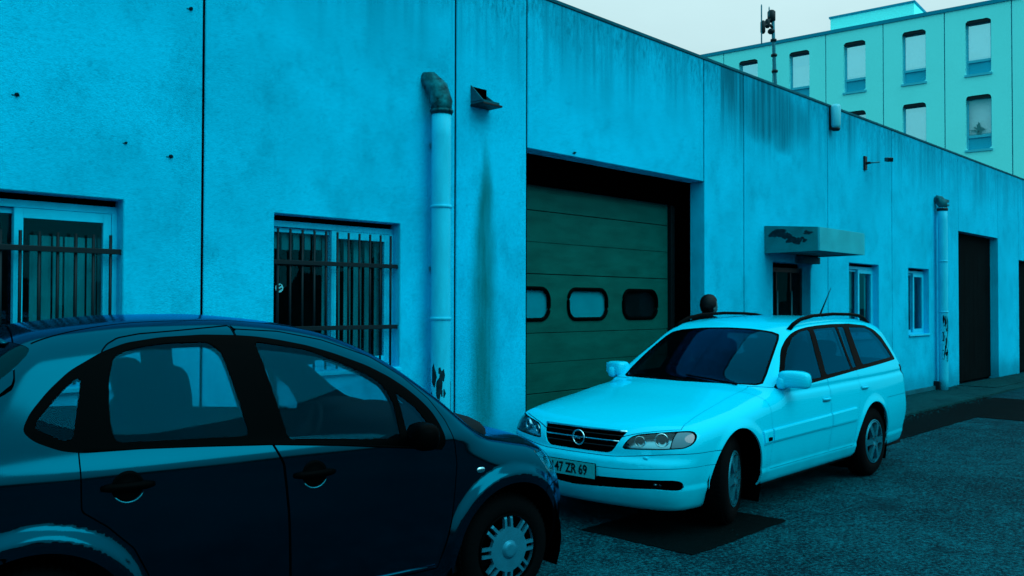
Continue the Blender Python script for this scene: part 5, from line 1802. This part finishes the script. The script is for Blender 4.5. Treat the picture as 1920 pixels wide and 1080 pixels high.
# +x is where the person faces, +y is their left
V_ = [(0, 0, .92, (.15, .11)), (0, 0, 1.08, (.14, .10)), (-.02, 0, 1.24, (.17, .125)), (-.07, 0, 1.38, (.18, .125)), (-.03, 0, 1.46, .085), (.01, 0, 1.52, .062),
      (-.05, .19, 1.40, .075), (.0, .25, 1.12, .048), (.10, .22, .90, .038), (.14, .20, .83, .036),
      (-.05, -.19, 1.40, .075), (.0, -.25, 1.12, .048), (.10, -.22, .90, .038), (.14, -.20, .83, .036),
      (0, .10, .86, .10), (.015, .11, .50, .066), (-.01, .12, .10, .046), (.10, .13, .05, .042),
      (0, -.10, .86, .10), (.015, -.11, .50, .066), (-.01, -.12, .10, .046), (.10, -.13, .05, .042)]
E_ = [(0, 1), (1, 2), (2, 3), (3, 4), (4, 5), (3, 6), (6, 7), (7, 8), (8, 9), (3, 10), (10, 11), (11, 12), (12, 13), (0, 14), (14, 15), (15, 16), (16, 17), (0, 18), (18, 19), (19, 20), (20, 21)]
body_o = skin_fig('clothed_body', V_, E_, M_CLOTH, person)
hd_ = MB()
vs, fs = superell((.025, 0, 1.585), (.098, .076, .118), .95, .95, None, 28, 20)
vv = []
for v in vs:
    x, y, z = v
    dz = z - 1.585
    if dz < -.03:            # jaw narrows
        k = 1 - .35 * min(1, (-dz - .03) / .085); y *= k; x = .025 + (x - .025) * (1 - .10 * min(1, (-dz - .03) / .085)) + .006
    if x > .08: x += .016 * math.exp(-((dz + .015) / .022) ** 2 - (y / .013) ** 2)     # nose
    if x > .06: x -= .008 * math.exp(-((dz - .012) / .014) ** 2) * math.exp(-((abs(y) - .032) / .016) ** 2)   # eye sockets
    if x > .06: x += .006 * math.exp(-((dz + .062) / .012) ** 2 - (y / .026) ** 2)     # lips
    vv.append((x, y, z))
hd_.add(vv, fs, True)
head_o = hd_.obj('head', M_SKIN, person)
for sy in (-1, 1):
    cushion('ear', M_SKIN, head_o, (.015, sy * .077, 1.575), (.022, .009, .033), .8, .8)
    cushion('eye', M_PLATE, head_o, (.104, sy * .032, 1.597), (.009, .013, .007), .9, .9)
    cushion('pupil', M_DARK, head_o, (.111, sy * .032, 1.597), (.004, .006, .006), .9, .9)
# hair: a cap over the skull, thick at the back
hv = []; hf = []
vs, fs = superell((.008, 0, 1.605), (.112, .09, .118), .95, .95, None, 28, 20)
for v in vs:
    n_ = .004 * math.sin(v.x * 160) * math.cos(v.z * 130 + v.y * 90)
    x, y, z = v.x + n_, v.y + n_, v.z + n_
    if x > .04 and z < 1.645: x = .04 + (x - .04) * .25; 
    if z < 1.55 and x > -.02: y *= .86
    hv.append((x, y, z))
MB().add(hv, fs, True).obj('hair', M_HAIR, head_o)
# hands
for sy in (-1, 1):
    hx, hy, hz = .15, sy * .195, .80
    HV = [(hx, hy, hz, .03), (hx + .02, hy - sy * .005, hz - .05, .03)]
    HE = [(0, 1)]
    for q, (off, L) in enumerate(((-.03, .062), (-.01, .075), (.012, .070), (.032, .055))):
        b0 = len(HV)
        HV += [(hx + .02 + off, hy, hz - .085, .0095), (hx + .024 + off, hy - sy * .008, hz - .085 - L * .5, .0088), (hx + .022 + off, hy - sy * .022, hz - .085 - L, .0078)]
        HE += [(1, b0), (b0, b0 + 1), (b0 + 1, b0 + 2)]
    b0 = len(HV)
    HV += [(hx + .045, hy - sy * .02, hz - .035, .012), (hx + .062, hy - sy * .03, hz - .075, .0095)]
    HE += [(0, b0), (b0, b0 + 1)]
    skin_fig('hand', HV, HE, M_SKIN, person, 1)
for sy in (-1, 1):
    cushion('shoe', M_TRIM, person, (.06, sy * .125, .045), (.14, .05, .045), .6, .7)
